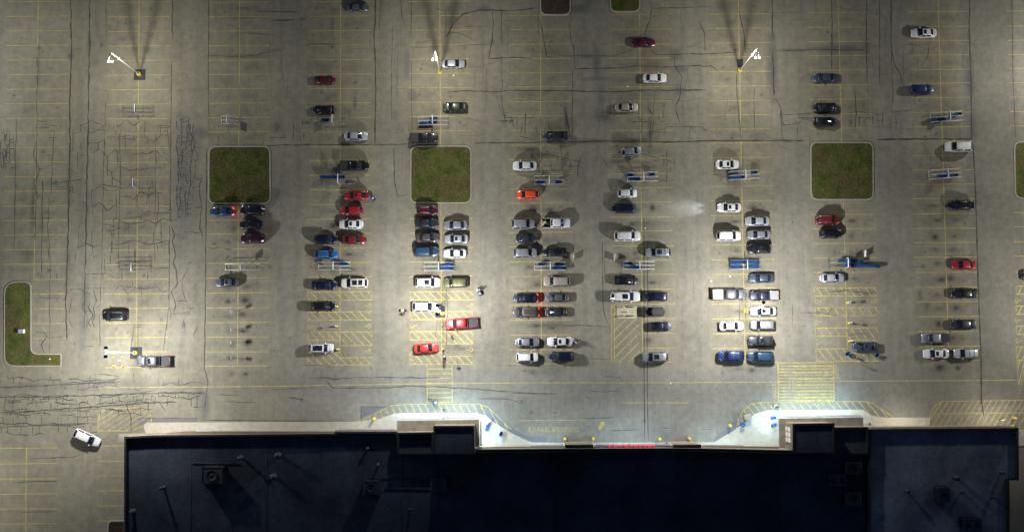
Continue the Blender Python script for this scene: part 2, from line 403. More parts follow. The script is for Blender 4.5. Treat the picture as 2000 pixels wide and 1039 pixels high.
for y in range(160, 780, 12): blob(seal, 160 if y < 500 else 165, y, .7, 1.0, .35 if 560 < y < 680 else .12)
X, Y = np.meshgrid(gx, gy)
co = np.stack([X.ravel(), Y.ravel(), np.zeros(X.size)], 1).astype(np.float32)
idx = np.arange(NX*NY).reshape(NY, NX)
quads = np.stack([idx[:-1, :-1].ravel(), idx[:-1, 1:].ravel(), idx[1:, 1:].ravel(), idx[1:, :-1].ravel()], 1).astype(np.int32)
me = bpy.data.meshes.new('parking_lot')
me.vertices.add(len(co)); me.vertices.foreach_set('co', co.ravel())
me.loops.add(quads.size); me.loops.foreach_set('vertex_index', quads.ravel())
me.polygons.add(len(quads)); me.polygons.foreach_set('loop_start', np.arange(0, quads.size, 4, dtype=np.int32)); me.polygons.foreach_set('loop_total', np.full(len(quads), 4, np.int32))
me.update(calc_edges=True)
for nm, arr in (('stain', stain), ('tone', tone), ('seal', seal)):
    a = me.attributes.new(nm, 'FLOAT', 'POINT'); a.data.foreach_set('value', arr.ravel())
me.materials.append(M['asphalt'])
structure(link('parking_lot', me))

# ================================================================== PAINTED MARKINGS
mk = MB()
def line(p, q, w=.115, mat=0, z=.004):
    n = max(2, int(math.hypot(q[0]-p[0], q[1]-p[1])/40)+1)
    w *= 1.22 if p[1] > 400 else 1.0
    mk.ribbon([at(p[0]+(q[0]-p[0])*i/(n-1), p[1]+(q[1]-p[1])*i/(n-1)) for i in range(n)], w, z, mat)
def poly_line(pts, w=.13, z=.004, closed=False):
    P = list(pts)+([pts[0]] if closed else [])
    mk.ribbon([at(*p) for p in P], w, z)
SL = -.0075                                          # rows climb slightly to the right
def row(k, y, left=True, right=True, hw=HALF, half=None):
    c = xc(k, y); a = c-hw if left else c; b = c+hw if right else c
    line((a, y-SL*hw if left else y), (b, y+SL*hw if right else y))
for k, ys in STALLS.items():
    for y in ys:
        right = True
        if k == 'G' and y > 560: row(k, y, False, True, HALF+3); continue
        if k == 'K': row(k, y, True, True); continue
        row(k, y, hw=HALF+(1.5 if y > 400 else 0))
for y in (546, 574, 603, 632, 661): line((65, y), (128, y-.5))
for y in (687, 717): line((205, y+.5), (331, y-.5))
for y in (622.5, 651, 680, 707.5): line((1255, y), (1318, y-.8))
for y in (313, 341.5, 369.5): line((605, y+.3), (725, y-.7))
CENTRES = {'A': [(0, 548)], 'B': [(0, 140), (152, 687)], 'C': [(0, 286), (400, 714)], 'D': [(0, 690)], 'E': [(0, 286), (398, 712)], 'F': [(28, 690)], 'G': [(28, 708)],
           'H': [(0, 707)], 'I': [(0, 278), (393, 681)], 'J': [(0, 676)], 'K': [(0, 277), (390, 680)]}
for k, segs in CENTRES.items():
    for a, b in segs: line((xc(k, a), a), (xc(k, b), b), .16, 0, .0055)
def clip(poly, p, d):
    """stretches of the line p+t*d inside a polygon"""
    ts = []
    for i in range(len(poly)):
        a, b = poly[i], poly[(i+1) % len(poly)]
        ex, ey = b[0]-a[0], b[1]-a[1]; den = d[0]*ey-d[1]*ex
        if abs(den) < 1e-9: continue
        t = ((a[0]-p[0])*ey-(a[1]-p[1])*ex)/den; s = ((a[0]-p[0])*d[1]-(a[1]-p[1])*d[0])/den
        if 0 <= s < 1: ts.append(t)
    ts.sort(); return [(ts[i], ts[i+1]) for i in range(0, len(ts)-1, 2)]
def hatch(poly, slope, step, w=.15, off=0, border=True, z=.0045):
    if border: poly_line(poly, .16, .004, True)
    xs = [p[0] for p in poly]; ys = [p[1] for p in poly]
    dx, dy = slope; x = min(xs)-300+off
    while x < max(xs)+300:
        for t0, t1 in clip(poly, (x, min(ys)), (dx, dy)):
            if (t1-t0)*math.hypot(dx, dy) > 3: line((x+dx*t0, min(ys)+dy*t0), (x+dx*t1, min(ys)+dy*t1), w, 0, z)
        x += step
for x0, x1 in ((601, 727),):
    hatch([(x0, 570.3), (x1, 569.3), (x1, 585.5), (x0, 586.5)], (1, 1), 16)
    hatch([(x0, 609.5), (x1, 608.5), (x1, 624.5), (x0, 625.5)], (1, 1), 16)
    hatch([(x0, 648.5), (x1, 647.8), (x1, 674.3), (664, 674.8), (664, 664), (x0, 664.5)], (1, 1), 16)
    hatch([(x0, 689), (664, 688.5), (664, 698.5), (x1, 697.8), (x1, 712), (x0, 713)], (1, 1), 16)
    hatch([(801, 570), (924, 569), (924, 585.5), (801, 586)], (1, 1), 16)
    hatch([(801, 608.5), (924, 608), (924, 623.5), (801, 624.5)], (1, 1), 16)
    hatch([(801, 647.5), (924, 647), (924, 671), (863, 671.5), (863, 663.5), (801, 664)], (1, 1), 16)
    hatch([(801, 688.5), (863, 688), (863, 696), (924, 695.3), (924, 711), (801, 711.5)], (1, 1), 16)
    hatch([(1590, 562.5), (1713, 561.8), (1713.5, 577.8), (1590.5, 578.4)], (.75, 1), 16)
    hatch([(1592, 601), (1714.5, 600.2), (1715, 616), (1592.3, 616.8)], (.75, 1), 16)
    hatch([(1592.5, 640.5), (1715, 640), (1716, 664), (1654, 664.6), (1654, 656), (1593, 656.6)], (.75, 1), 16)
    hatch([(1593.5, 681.5), (1654.5, 681), (1654.5, 690), (1716.5, 689.5), (1717.5, 705), (1594.5, 705.3)], (.75, 1), 16)
    for ya, yb in ((559, 574.5), (597.5, 613.5), (637, 653), (677, 703)):
        hatch([(1984.5, ya), (2108, ya-1), (2108, yb-1), (1985, yb)], (-.45, 1), 12)
    hatch([(1986, 705), (2004, 705), (1991, 770)], (-.25, 1), 9)
for x in (1194, 1200): line((x, 594), (x, 708), .14)      # loading bay beside the pale pad
hatch([(1200, 624), (1249, 622), (1250, 707), (1200, 708)], (-1, .98), 18, .16, border=False)
hatch([(1194, 596), (1204, 596), (1204, 621), (1194, 622)], (-1, .98), 18, .14, border=False)
line((1192, 594), (1255, 593.5), .13)
# long lane line and short ones
poly_line([(193, 756.5), (300, 756), (540, 754), (760, 750), (1000, 747.5), (1400, 746.5), (1700, 744), (2000, 741.8), (2080, 741)], .14)
line((1216, 786.3), (1343, 786), .14); line((1013, 821), (1146, 820), .13)
# crosswalks
for x in (834, 883): line((x, 713), (x+.5, 786), .15)
for y in seq(720, 785.5, 8): line((834, y+.2), (883, y-.2), .17, 0, .005)
line((1519, 705.5), (1520.5, 783), .15); line((1628, 704), (1629.5, 782), .15)
for i, y in enumerate(seq(708, 781, 13)):
    line((1519, y+.5), (1628.5, y-.3), .14, 0, .005)
    if i % 2 == 1 or i > 8: line((1552, y+.4+1.2), (1628.5, y+.9), .16, 0, .0058)
# kerb-side bands of hatching round the two entrances
OUT1 = [(697, 823), (735, 805), (765, 791.5), (795, 789), (935, 789), (952, 794), (966, 806), (976, 820), (998, 838)]
IN1 = [(697, 824), (740, 818), (772, 807), (930, 806.5), (948, 811), (962, 824), (984, 838)]
poly_line(OUT1[:6], .15); line((952, 794), (998, 838), .13)
hatch(OUT1+IN1[::-1], (.55, 1), 13.5, .14, border=False)
OUT2 = [(1437, 841), (1443, 818), (1452, 801), (1466, 789), (1488, 785), (1690, 783.5), (1704, 787), (1722, 799), (1744, 814)]
IN2 = [(1440, 838), (1474, 808), (1500, 801), (1684, 800), (1702, 812), (1744, 815)]
poly_line(OUT2, .15); hatch(OUT2+IN2[::-1], (.85, 1), 15, .14, border=False)
# half-round island painted on the ground at the left
arch = [(191, 841)]+[(191+ (105)*.0, 826)]
arch = [(191.5, 841), (191.5, 822), (194, 812), (200, 803), (209, 797), (275, 796), (286, 799.5), (293, 807), (296, 817), (296, 824), (256, 841)]
hatch(arch, (-1.6, 1), 17, .085)
isle = [(1829, 835), (1819, 830), (1817, 822), (1817, 812), (1821, 800), (1828, 790), (1839, 783.5), (1990, 781.5), (2060, 781), (2060, 835)]
hatch(isle, (-.62, 1), 12, .14)
line((1824, 808), (2050, 805), .13)
for y in (870, 900, 928.5, 957.5, 987, 1016, 1045): line((191, y+.4), (244, y-.2))
for y in (874.5, 905, 934.5, 964, 993, 1022, 1051): line((-60, y+1), (112, y-.5))
line((52, 874), (50, 1060), .15, 0, .0055)
# stray strip by the wall and a filled ramp marking
mk.add([(*at(*p)[:2], .157) for p in ((1788, 833), (1806, 821), (1808, 830))], [(2, 1, 0)], 1)
# arrow
def pxshape(pts, c, ang, sc, z=.006, mat=0):
    ca, sa = math.cos(ang), math.sin(ang); P = []
    for x, y in pts:
        p = at(c[0]+(x*ca-y*sa)*sc, c[1]+(x*sa+y*ca)*sc); P.append((p.x, p.y, z))
    mk.add(P, [list(range(len(P)))], mat)
pxshape([(-10, -3), (1, -3), (1, -7), (10, 0), (1, 7), (1, 3), (-10, 3)], (1175.5, 830), R(-55), 1.0)
# wheelchair symbols
def wheelchair(px, py, ang):
    c = at(px, py); ca, sa = math.cos(ang), math.sin(ang)
    T = lambda x, y: (c.x+x*ca-y*sa, c.y+x*sa+y*ca)
    ring = [T(.02+.34*math.cos(t), -.18+.34*math.sin(t)) for t in [R(150+i*20) for i in range(14)]]
    mk.ribbon(ring, .12, .006)
    mk.ribbon([T(-.05, .42), T(0, -.02), T(.32, -.05), T(.48, -.42)], .13, .0068)
    mk.add([(*T(-.06+.13*math.cos(k*.785), .62+.13*math.sin(k*.785)), .006) for k in range(8)], [list(range(8))])
for x, y, a in [(719, 597, 90), (719, 637, 90), (719, 686, 90), (606, 637, -90), (918, 597, 90), (918, 683, 90), (807, 636, -90), (1597, 589, -90), (1708, 589, 90), (1597, 629, -90), (1708, 628, 90),
                (1599, 668, -90), (1987.5, 587, -90), (1987.5, 625, -90), (1989, 665, -90)]: wheelchair(x, y, R(a))
structure(mk.build('road_markings', [M['line'], M['white_line']], fix=False))
def lettering(text, px, py, size, ang, stretch=1.0):
    cu = bpy.data.curves.new('letters', 'FONT'); cu.body = text; cu.size = size; cu.align_x = 'CENTER'; cu.align_y = 'CENTER'; cu.space_character = 1.12; cu.offset = .012
    o = bpy.data.objects.new('letters', cu); COL.objects.link(o)
    bpy.context.view_layer.update()
    me = bpy.data.meshes.new_from_object(o.evaluated_get(bpy.context.evaluated_depsgraph_get()))
    bpy.data.objects.remove(o)
    me.materials.clear(); me.materials.append(M['line'])
    q = link('road_lettering', me); c = at(px, py); q.location = (c.x, c.y, .0065); q.rotation_euler = (0, 0, ang); q.scale = (stretch, 1, 1)
    return structure(q)
lettering('CURBSIDE SERVICE', 1081, 838, 1.32, R(180), .80)
lettering('STOP', 1635, 726, 1.15, R(90), .93)
lettering('STOP', 1511.5, 763, 1.15, R(-90), .93)

# ================================================================== CRACKS
ck = MB()
def wob(pts, jit, step=9):
    """rough poly-line through photo points"""
    out = []
    for a, b in zip(pts[:-1], pts[1:]):
        L = math.hypot(b[0]-a[0], b[1]-a[1]); n = max(1, int(L/step))
        for i in range(n):
            t = i/n; j = jit if 0 < i else 0
            out.append((a[0]+(b[0]-a[0])*t+rnd.uniform(-j, j), a[1]+(b[1]-a[1])*t+rnd.uniform(-j, j)))
    out.append(pts[-1]); return out
def crack(pts, w=.16, jit=1.2, step=9, mat=0, z=.008, end=.4):
    P = wob(pts, jit, step); w *= 1.15
    mk_w = [w*rnd.uniform(.45, 1.35) for _ in P]; mk_w[0] *= end; mk_w[-1] *= end
    ck.ribbon([at(*p) for p in P], mk_w, z+rnd.uniform(0, .0006), mat)
LONG = [
 ([(138, -5), (139, 60), (140, 110), (137, 180), (136, 300), (134, 430), (131, 520), (128, 600), (130, 665)], .22, 1.2), ([(175, -5), (174, 130), (173, 200), (171, 300), (169, 420), (166, 520), (165, 640)], .22, 1.3),
 ([(207, 0), (207, 80)], .1, .3), ([(206, 200), (202, 330), (200, 450), (198, 540), (195, 600), (195, 690)], .1, .7), ([(337, -5), (336, 76)], .16, .8), ([(335, 120), (333, 350), (331, 520), (330, 600), (319, 688)], .13, .8),
 ([(408, -5), (407, 170), (408, 255)], .12, .7), ([(404, 290), (402, 470), (401, 600), (399, 720), (406, 745), (400, 800)], .16, .7), ([(33, 232), (30, 300), (29, 420), (28, 486)], .1, .8),
 ([(74, 90), (72, 190), (71, 330), (68, 470)], .12, .8), ([(106, 255), (102, 330), (100, 380)], .12, 1), ([(84, 350), (82, 420), (81, 520), (81, 555)], .13, 1.2), ([(97, 380), (93, 440), (98, 500), (97, 560), (97, 690)], .1, 1.2),
 ([(234, 260), (235, 330), (233, 400), (232, 470), (232, 510)], .11, .7), ([(304, 260), (303, 400), (302, 520)], .08, .7), ([(733, -5), (731, 80), (734, 170), (732, 280)], .22, 1.0), ([(744, 0), (741, 60)], .1, .7), ([(767, 50), (765, 130), (764, 240)], .08, .7),
 ([(782, 0), (785, 30), (789, 43), (802, 44)], .12, .8), ([(803, 0), (803, 70)], .12, .6), ([(768, 290), (771, 330), (770, 350), (777, 383), (796, 381)], .16, .8), ([(804, 120), (804, 280)], .09, .8),
 ([(1117, 45), (1111, 0)], .1, .8), ([(1055, 40), (1062, 80), (1068, 112), (1093, 113)], .14, 1), ([(1111, 45), (1114, 72), (1121, 95), (1124, 135), (1118, 140), (1117, 280)], .12, .8), ([(1124, 135), (1180, 134), (1215, 133), (1245, 129), (1300, 132), (1367, 128), (1374, 131), (1388, 129), (1402, 139)], .17, .8),
 ([(1090, 108), (1140, 110), (1200, 110), (1235, 98)], .1, .8), ([(1270, 98), (1280, 107), (1317, 107), (1400, 105), (1440, 103)], .15, .8), ([(1366, 45), (1376, 65), (1377, 103)], .12, .8), ([(1259, 70), (1265, 50), (1270, 38), (1274, 17), (1271, 0)], .14, .9),
 ([(1273, 17), (1330, 16), (1390, 14)], .11, .6), ([(870, 182), (900, 178), (970, 180), (1000, 177), (1080, 178), (1165, 179), (1200, 180), (1250, 177), (1380, 177)], .2, .9), ([(1317, 108), (1318, 130), (1332, 150), (1328, 190), (1318, 210), (1326, 235), (1332, 247)], .13, 1),
 ([(1302, 248), (1372, 248), (1382, 262)], .13, .7), ([(1302, 248), (1296, 262)], .12, .5), ([(1347, 250), (1347, 276)], .1, .5), ([(1280, 180), (1276, 220), (1270, 250), (1270, 268)], .12, .8), ([(1443, 20), (1452, 60), (1456, 104)], .14, .6), ([(1440, 140), (1438, 170), (1446, 260), (1447, 276)], .12, .8), ([(1473, 170), (1473, 225), (1475, 260)], .12, .7),
 ([(870, 75), (885, 48), (905, 28), (940, 20), (1000, 22), (1045, 16)], .2, 1.1), ([(868, 70), (872, 50), (870, 22), (845, 17)], .1, .8), ([(962, 20), (964, 45), (961, 83), (955, 115), (1000, 113), (1040, 115)], .16, 1.1), ([(980, 20), (979, 85)], .1, .6), ([(900, 52), (950, 53)], .09, .6),
 ([(865, 75), (880, 64), (900, 66), (918, 75), (928, 82)], .09, .6), ([(805, 94), (850, 93)], .09, .8), ([(895, 89), (953, 88)], .09, .6), ([(978, 183), (984, 220), (988, 250)], .13, .9), ([(950, 130), (949, 200)], .07, .5), ([(980, 115), (981, 180)], .08, .6), ([(915, 130), (948, 132)], .08, .6), ([(865, 188), (880, 183)], .1, .6),
 ([(1508, -5), (1509, 75)], .2, .8), ([(1509, 100), (1512, 190)], .25, .8), ([(1515, 195), (1525, 210), (1527, 260), (1530, 276)], .16, .8), ([(1624, -5), (1625, 60), (1624, 135)], .15, .5), ([(1693, -5), (1692, 90), (1694, 165)], .15, .6), ([(1718, 0), (1718, 165)], .1, .5), ([(1740, -5), (1741, 100), (1748, 130), (1758, 145), (1762, 165)], .17, .7), ([(1741, 100), (1744, 190), (1741, 220), (1770, 218), (1795, 210)], .1, .8), ([(1750, 220), (1750, 260)], .1, .6),
 ([(1530, 100), (1600, 97), (1690, 99)], .16, .6), ([(1700, 90), (1720, 89)], .12, .4), ([(1668, 170), (1671, 200), (1673, 222), (1668, 260)], .14, 1), ([(1530, 225), (1580, 222), (1610, 221)], .12, .8), ([(1760, 88), (1818, 86)], .08, .5), ([(1815, 86), (1812, 112), (1800, 130)], .11, 1.2), ([(1782, 80), (1781, 110)], .08, .6),
 ([(1894, -5), (1893, 60), (1896, 150), (1898, 275)], .22, .5), ([(1900, 275), (1905, 370), (1909, 500), (1912, 600), (1916, 700), (1917, 785), (1921, 812)], .24, .4), ([(1976, 0), (1978, 130), (1983, 270)], .12, .5),
 ([(520, 285), (600, 283), (735, 283), (800, 282)], .18, .8), ([(925, 280), (1000, 279), (1110, 278), (1190, 276), (1300, 278), (1400, 275), (1570, 275)], .24, .6), ([(1712, 273), (1780, 272), (1900, 272)], .28, .5),
 ([(1258, 420), (1258, 600), (1258, 700), (1259, 860)], .13, .2), ([(1265, 470), (1265, 600), (1264, 700), (1266, 862)], .13, .3), ([(1177, 470), (1178, 600), (1181, 615), (1193, 645)], .14, .6), ([(1100, 636), (1130, 635), (1190, 638)], .14, .6), ([(1150, 700), (1195, 701)], .1, .4),
 ([(1181, 510), (1181, 540)], .1, .4), ([(1445, 560), (1444, 640)], .1, .3), ([(1548, 595), (1548, 640)], .1, .4), ([(870, 540), (874, 600), (872, 680)], .09, .5), ([(855, 620), (850, 660)], .08, .5), ([(572, 352), (577, 362), (590, 365)], .13, .8),
 ([(600, 737), (640, 738), (655, 741), (672, 738), (705, 737), (760, 737), (860, 738)], .16, .9), ([(636, 743), (652, 758), (700, 757), (760, 757), (795, 753), (840, 755), (905, 758), (1000, 765)], .15, .9), ([(560, 776), (590, 780), (592, 785)], .2, .8), ([(530, 760), (600, 758)], .1, .6), ([(590, 713), (645, 713)], .09, .5),
 ([(935, 778), (990, 779), (1020, 786)], .12, .6), ([(1000, 767), (1090, 769)], .15, .7), ([(1182, 735), (1212, 737), (1212, 745)], .12, .6), ([(1136, 761), (1180, 765), (1210, 763)], .12, .8), ([(1140, 775), (1158, 777)], .14, .5), ([(1140, 817), (1200, 815)], .12, .5), ([(1195, 840), (1245, 839)], .12, .6), ([(1290, 835), (1310, 836)], .12, .5), ([(1372, 838), (1392, 838)], .12, .5), ([(1128, 838), (1150, 842)], .1, .5),
 ([(1620, 570), (1650, 567), (1690, 572), (1715, 570)], .14, 1), ([(1562, 611), (1600, 610), (1622, 612)], .12, .6), ([(1695, 650), (1650, 655)], .1, .6), ([(1625, 600), (1618, 614), (1640, 617)], .14, .8), ([(1775, 520), (1800, 522)], .1, .8), ([(1840, 500), (1905, 498)], .1, .6),
 ([(405, 485), (455, 487)], .12, .6), ([(452, 505), (500, 503)], .1, .6), ([(408, 110), (460, 112), (500, 108), (535, 100)], .12, 1), ([(460, 65), (535, 68)], .1, .8), ([(500, 23), (585, 24)], .12, .7), ([(600, 87), (665, 88)], .14, .5), ([(530, 40), (560, 41), (575, 38)], .16, .8), ([(540, 258), (545, 248), (538, 240)], .25, 1),
 ([(60, 896), (110, 893), (145, 892), (160, 885)], .1, .6), ([(25, 942), (112, 939)], .12, .8), ([(40, 1000), (110, 998)], .1, .8), ([(245, 788), (255, 810), (258, 830)], .14, .8), ([(310, 785), (318, 795), (325, 805)], .15, .8), ([(440, 782), (465, 785), (500, 786)], .16, .8), ([(425, 770), (470, 772)], .1, .6), ([(270, 816), (384, 816), (384, 824)], .1, .2), ([(705, 794), (705, 822)], .1, .1), ([(705, 794), (765, 794)], .1, .1), ([(403, 820), (700, 823)], .14, .2),
 ([(730, 240), (735, 255)], .12, .6), ([(1060, 300), (1140, 318)], .12, 1), ([(1095, 285), (1097, 310)], .12, .8), ([(1140, 300), (1130, 320), (1128, 345)], .15, 1), ([(1172, 305), (1190, 330)], .1, .8), ([(1302, 290), (1302, 360)], .1, .8), ([(1225, 352), (1320, 353)], .09, .5), ([(1215, 300), (1260, 302), (1320, 320)], .1, 1.2),
 ([(1265, 210), (1275, 225)], .2, .8), ([(1010, 225), (1010, 262)], .1, .8), ([(1027, 220), (1026, 265)], .12, .8), ([(1055, 225), (1056, 250)], .1, .8), ([(1072, 235), (1072, 262)], .12, .8), ([(1103, 210), (1108, 240), (1112, 255)], .3, .8), ([(1277, 232), (1275, 262)], .28, .8)]
for p, w, j in LONG: crack(p, w, j)
def walk(x, y, ang, L, w, turn=.5, step=4.5, branch=.12, mat=0, depth=0, box=None):
    """one wandering crack with side branches, kept inside its box"""
    pts = [(x, y)]; a = ang; n = int(L/step)
    for i in range(n):
        if rnd.random() < .22: a = ang+rnd.choice((-1, 1, 0))*rnd.uniform(.3, 1.1)*turn
        x += math.cos(a)*step; y += math.sin(a)*step
        if box and not (box[0] < x < box[2] and box[1] < y < box[3]): break
        pts.append((x, y))
        if depth < 2 and rnd.random() < branch:
            walk(x, y, a+rnd.choice((-1, 1))*rnd.uniform(1.42, 1.68), L*rnd.uniform(.12, .35), w*.8, turn, step, branch*.7, mat, depth+1, box)
    if len(pts) > 2: crack(pts, w, .7, 5, mat)
def net(x0, y0, x1, y1, gap, cell, w, keep=.75, turn=False, jit=1.6):
    """crazed paving: wandering lines joined by short cross cracks into uneven cells"""
    a0, a1, b0, b1 = (y0, y1, x0, x1) if not turn else (x0, x1, y0, y1)
    rows = []; a = a0+rnd.uniform(0, gap)
    while a < a1: rows.append(a); a += gap*rnd.uniform(.4, 1.8)
    P = lambda a, b: (b, a) if not turn else (a, b)
    off = [[rnd.uniform(-1, 1) for _ in range(400)] for _ in rows]
    def at_row(r, b):
        k = (b-b0)/14.0; i = int(k); f = k-i; return rows[r]+gap*.52*(off[r][i % 400]*(1-f)+off[r][(i+1) % 400]*f)
    for r in range(len(rows)):
        b = b0+rnd.uniform(0, cell*2)
        while b < b1:
            L = rnd.uniform(cell*1.5, cell*8); e = min(b1, b+L)
            if rnd.random() < keep:
                n = max(2, int((e-b)/5)); crack([P(at_row(r, b+(e-b)*i/n), b+(e-b)*i/n) for i in range(n+1)], w*rnd.uniform(1.2, 2.3), .45, 5)
            b = e+rnd.uniform(0, cell*1.5)
        if r+1 < len(rows):
            b = b0+rnd.uniform(0, cell)
            while b < b1:
                if rnd.random() < keep:
                    p, q = at_row(r, b), at_row(r+1, b); d = rnd.uniform(-2, 2); t = 1 if rnd.random() < .75 else rnd.uniform(.3, .7)
                    crack([P(p, b), P(p+(q-p)*t*.5, b+d*.5+rnd.uniform(-.8, .8)), P(p+(q-p)*t, b+d)], w*1.45, .3, 4, 0, .008, 1.0)
                b += cell*rnd.uniform(.4, 1.8)
# crazed lane on the left, running up and down
net(345, 228, 376, 425, 5.5, 8, .085, .8, True); net(376, 235, 398, 470, 9, 16, .07, .55, True); net(340, 430, 396, 660, 13, 24, .075, .42, True)
net(-5, 258, 34, 330, 7, 8, .08, .75, True)
# crazed road along the front, running sideways
net(-5, 768, 300, 812, 7.5, 10, .08, .68); net(300, 768, 398, 796, 9, 14, .08, .65); net(-5, 806, 190, 846, 8, 12, .075, .58); net(-5, 724, 235, 762, 9, 15, .07, .5); net(195, 800, 300, 842, 13, 24, .07, .35); net(235, 726, 400, 764, 12, 20, .065, .3)
crack([(0, 757), (120, 751), (235, 745)], .18, 1); crack([(0, 776), (120, 774), (230, 770), (340, 766), (400, 768)], .20, 1); crack([(0, 806), (100, 800), (200, 793), (300, 786), (345, 785)], .22, 1); crack([(0, 834), (100, 829), (190, 826)], .14, 1)
# the stalls on the left: blocky cracks
net(66, 232, 132, 545, 17, 22, .07, .38, True); net(136, 232, 208, 300, 12, 16, .075, .5); net(140, 300, 235, 560, 19, 24, .07, .32); net(205, 236, 332, 300, 14, 18, .07, .45); net(205, 300, 332, 440, 20, 26, .07, .30); net(205, 430, 332, 545, 15, 20, .07, .42); net(64, 545, 208, 690, 20, 28, .065, .30, True); net(130, 560, 190, 640, 12, 16, .08, .5, True); net(208, 545, 332, 640, 24, 34, .06, .25)
for _ in range(22): walk(rnd.uniform(65, 335), rnd.uniform(228, 690), rnd.choice((0, 0, math.pi/2, math.pi, -math.pi/2)), rnd.uniform(18, 75), .10, .3, 4.5, .22, 0, 0, (0, 226, 336, 716))
for x0, y0, x1, y1, n in ((330, 570, 380, 640, 5), (1660, 215, 1725, 240, 8), (1530, 222, 1580, 262, 5), (1170, 205, 1200, 240, 5), (1500, 215, 1530, 275, 4), (1020, 290, 1130, 330, 6), (1210, 300, 1320, 330, 5), (960, 220, 1120, 275, 14), (1210, 215, 1300, 275, 8), (520, 235, 600, 270, 6)):
    for _ in range(n): walk(rnd.uniform(x0, x1), rnd.uniform(y0, y1), rnd.choice((0, math.pi/2)), rnd.uniform(12, 40), .11, .35, 4, .3, 0, 0, (x0-8, y0-8, x1+8, y1+8))
# hair cracks elsewhere
for _ in range(130): walk(rnd.uniform(410, 1900), rnd.uniform(0, 275), rnd.choice((0, math.pi/2, 0, math.pi/2, .4)), rnd.uniform(20, 90), .07, .35, 6, .08, 1)
for _ in range(36): walk(rnd.uniform(410, 1900), rnd.uniform(420, 770), rnd.choice((0, math.pi/2, 0)), rnd.uniform(15, 60), .06, .35, 6, .05, 1)
structure(ck.build('pavement_cracks', [M['crack'], M['fine_crack']], fix=False))

# ================================================================== KERBED ISLANDS
def island(label, pts, rad, kind='turf', kerb=.25, blades=9000, group='kerbed islands between the rows'):
    poly = rounded(pxpoly(pts), rad); inner = inset(poly, kerb)
    n = len(poly); cx = sum(p[0] for p in poly)/n; cy = sum(p[1] for p in poly)/n
    t = thing('kerbed_island', label, 'island', (cx, cy, 0), 0, group)
    k = MB(); L = [(x-cx, y-cy) for x, y in poly]; I = [(x-cx, y-cy) for x, y in inner]; L2 = inset(L, .04)
    P = [(x, y, 0) for x, y in L]+[(x, y, .13) for x, y in L]+[(x, y, .15) for x, y in L2]+[(x, y, .15) for x, y in I]+[(x, y, .02) for x, y in I]
    F = [[r*n+i, r*n+(i+1) % n, (r+1)*n+(i+1) % n, (r+1)*n+i] for r in range(4) for i in range(n)]
    k.add(P, F); k.build('kerb', M['concrete'], t)
    g = MB(); g.add([(x, y, .125) for x, y in I], [list(range(n))])
    # tufts spread over the bed
    xs = [p[0] for p in I]; ys = [p[1] for p in I]
    def inside(x, y):
        c = False
        for i in range(n):
            a, b = I[i], I[(i+1) % n]
            if (a[1] > y) != (b[1] > y) and x < (b[0]-a[0])*(y-a[1])/(b[1]-a[1])+a[0]: c = not c
        return c
    r2 = random.Random(int(cx*10)); cnt = 0
    while cnt < blades:
        x, y = r2.uniform(min(xs), max(xs)), r2.uniform(min(ys), max(ys)); cnt += 1
        if not inside(x, y): continue
        a = r2.uniform(0, 6.28); s = r2.uniform(.03, .075); h = r2.uniform(.05, .11)
        dx, dy = math.cos(a)*s, math.sin(a)*s; lx, ly = r2.uniform(-.06, .06), r2.uniform(-.06, .06)
        g.add([(x-dx, y-dy, .12), (x+dx, y+dy, .12), (x+lx, y+ly, .12+h)], [(0, 1, 2)])
    m = M['turf'] if kind == 'turf' else M['mulch']
    g.build('turf' if kind == 'turf' else 'mulch_bed', m, t, fix=False)
    return t
island('square lawn island with a bare brown corner, leftmost of the three whole squares', [(407.5, 285.5), (528.5, 285.5), (529, 399), (406.5, 399)], 1.6)
island('square lawn island between a black pickup above and a red hatchback below', [(801.5, 285), (921, 285), (921.5, 398), (800.5, 398)], 1.6)
island('square lawn island standing alone with no car touching it, above the parked rust red car', [(1582, 277.5), (1706, 278), (1706.5, 391.5), (1583, 391.5)], 1.6)
island('lawn island cut off by the right edge of the photo', [(1979.5, 276.5), (2098, 276), (2099, 388.5), (1981.5, 388.5)], 1.6, blades=3000)
island('dark bare mulch island cut by the top edge of the photo', [(1054.5, -85), (1115.5, -85), (1115, 31), (1054.5, 31)], [1.5, 1.5, 2.2, .2], 'mulch', blades=2500)
island('narrow lawn island with one rounded corner cut by the top edge of the photo', [(1190, -85), (1250.5, -85), (1250.5, 25), (1191, 25)], [1.5, 1.5, .2, 2.2], blades=3000)
island('L shaped lawn island with a rounded foot at the left edge of the lot', [(8, 549.5), (62, 549.5), (62, 690), (121, 690), (121, 716), (8, 716)], [2.2, .3, .4, 1.28, 1.28, 2.6], blades=9000, group='other planted islands')
island('brown mulch island against the left side wall of the store', [(211, 1015), (245, 1015), (245, 1080), (206, 1080)], [1.6, .2, .2, 1.0], 'mulch', blades=2500, group='other planted islands')
# ================================================================== SIDEWALK
sw = MB()
def walkway(pts):
    poly = pxpoly(pts); sw.prism(poly, 0.0, .15, 0)
walkway([(281, 834), (283, 828), (288, 825), (700, 822.5), (740, 817.5), (772, 806.5), (930, 806), (948, 810.5), (963, 823), (1000, 846), (1030, 860), (1042, 863.5), (1104, 864), (1290, 863.5), (1394, 863), (1436, 838.5),
         (1474, 807.5), (1500, 800.5), (1685, 799.5), (1702, 811), (1722, 814.5), (1816, 815), (1816, 838), (2060, 838), (2060, 870), (300, 880)])
structure(sw.build('sidewalk', M['walk']))
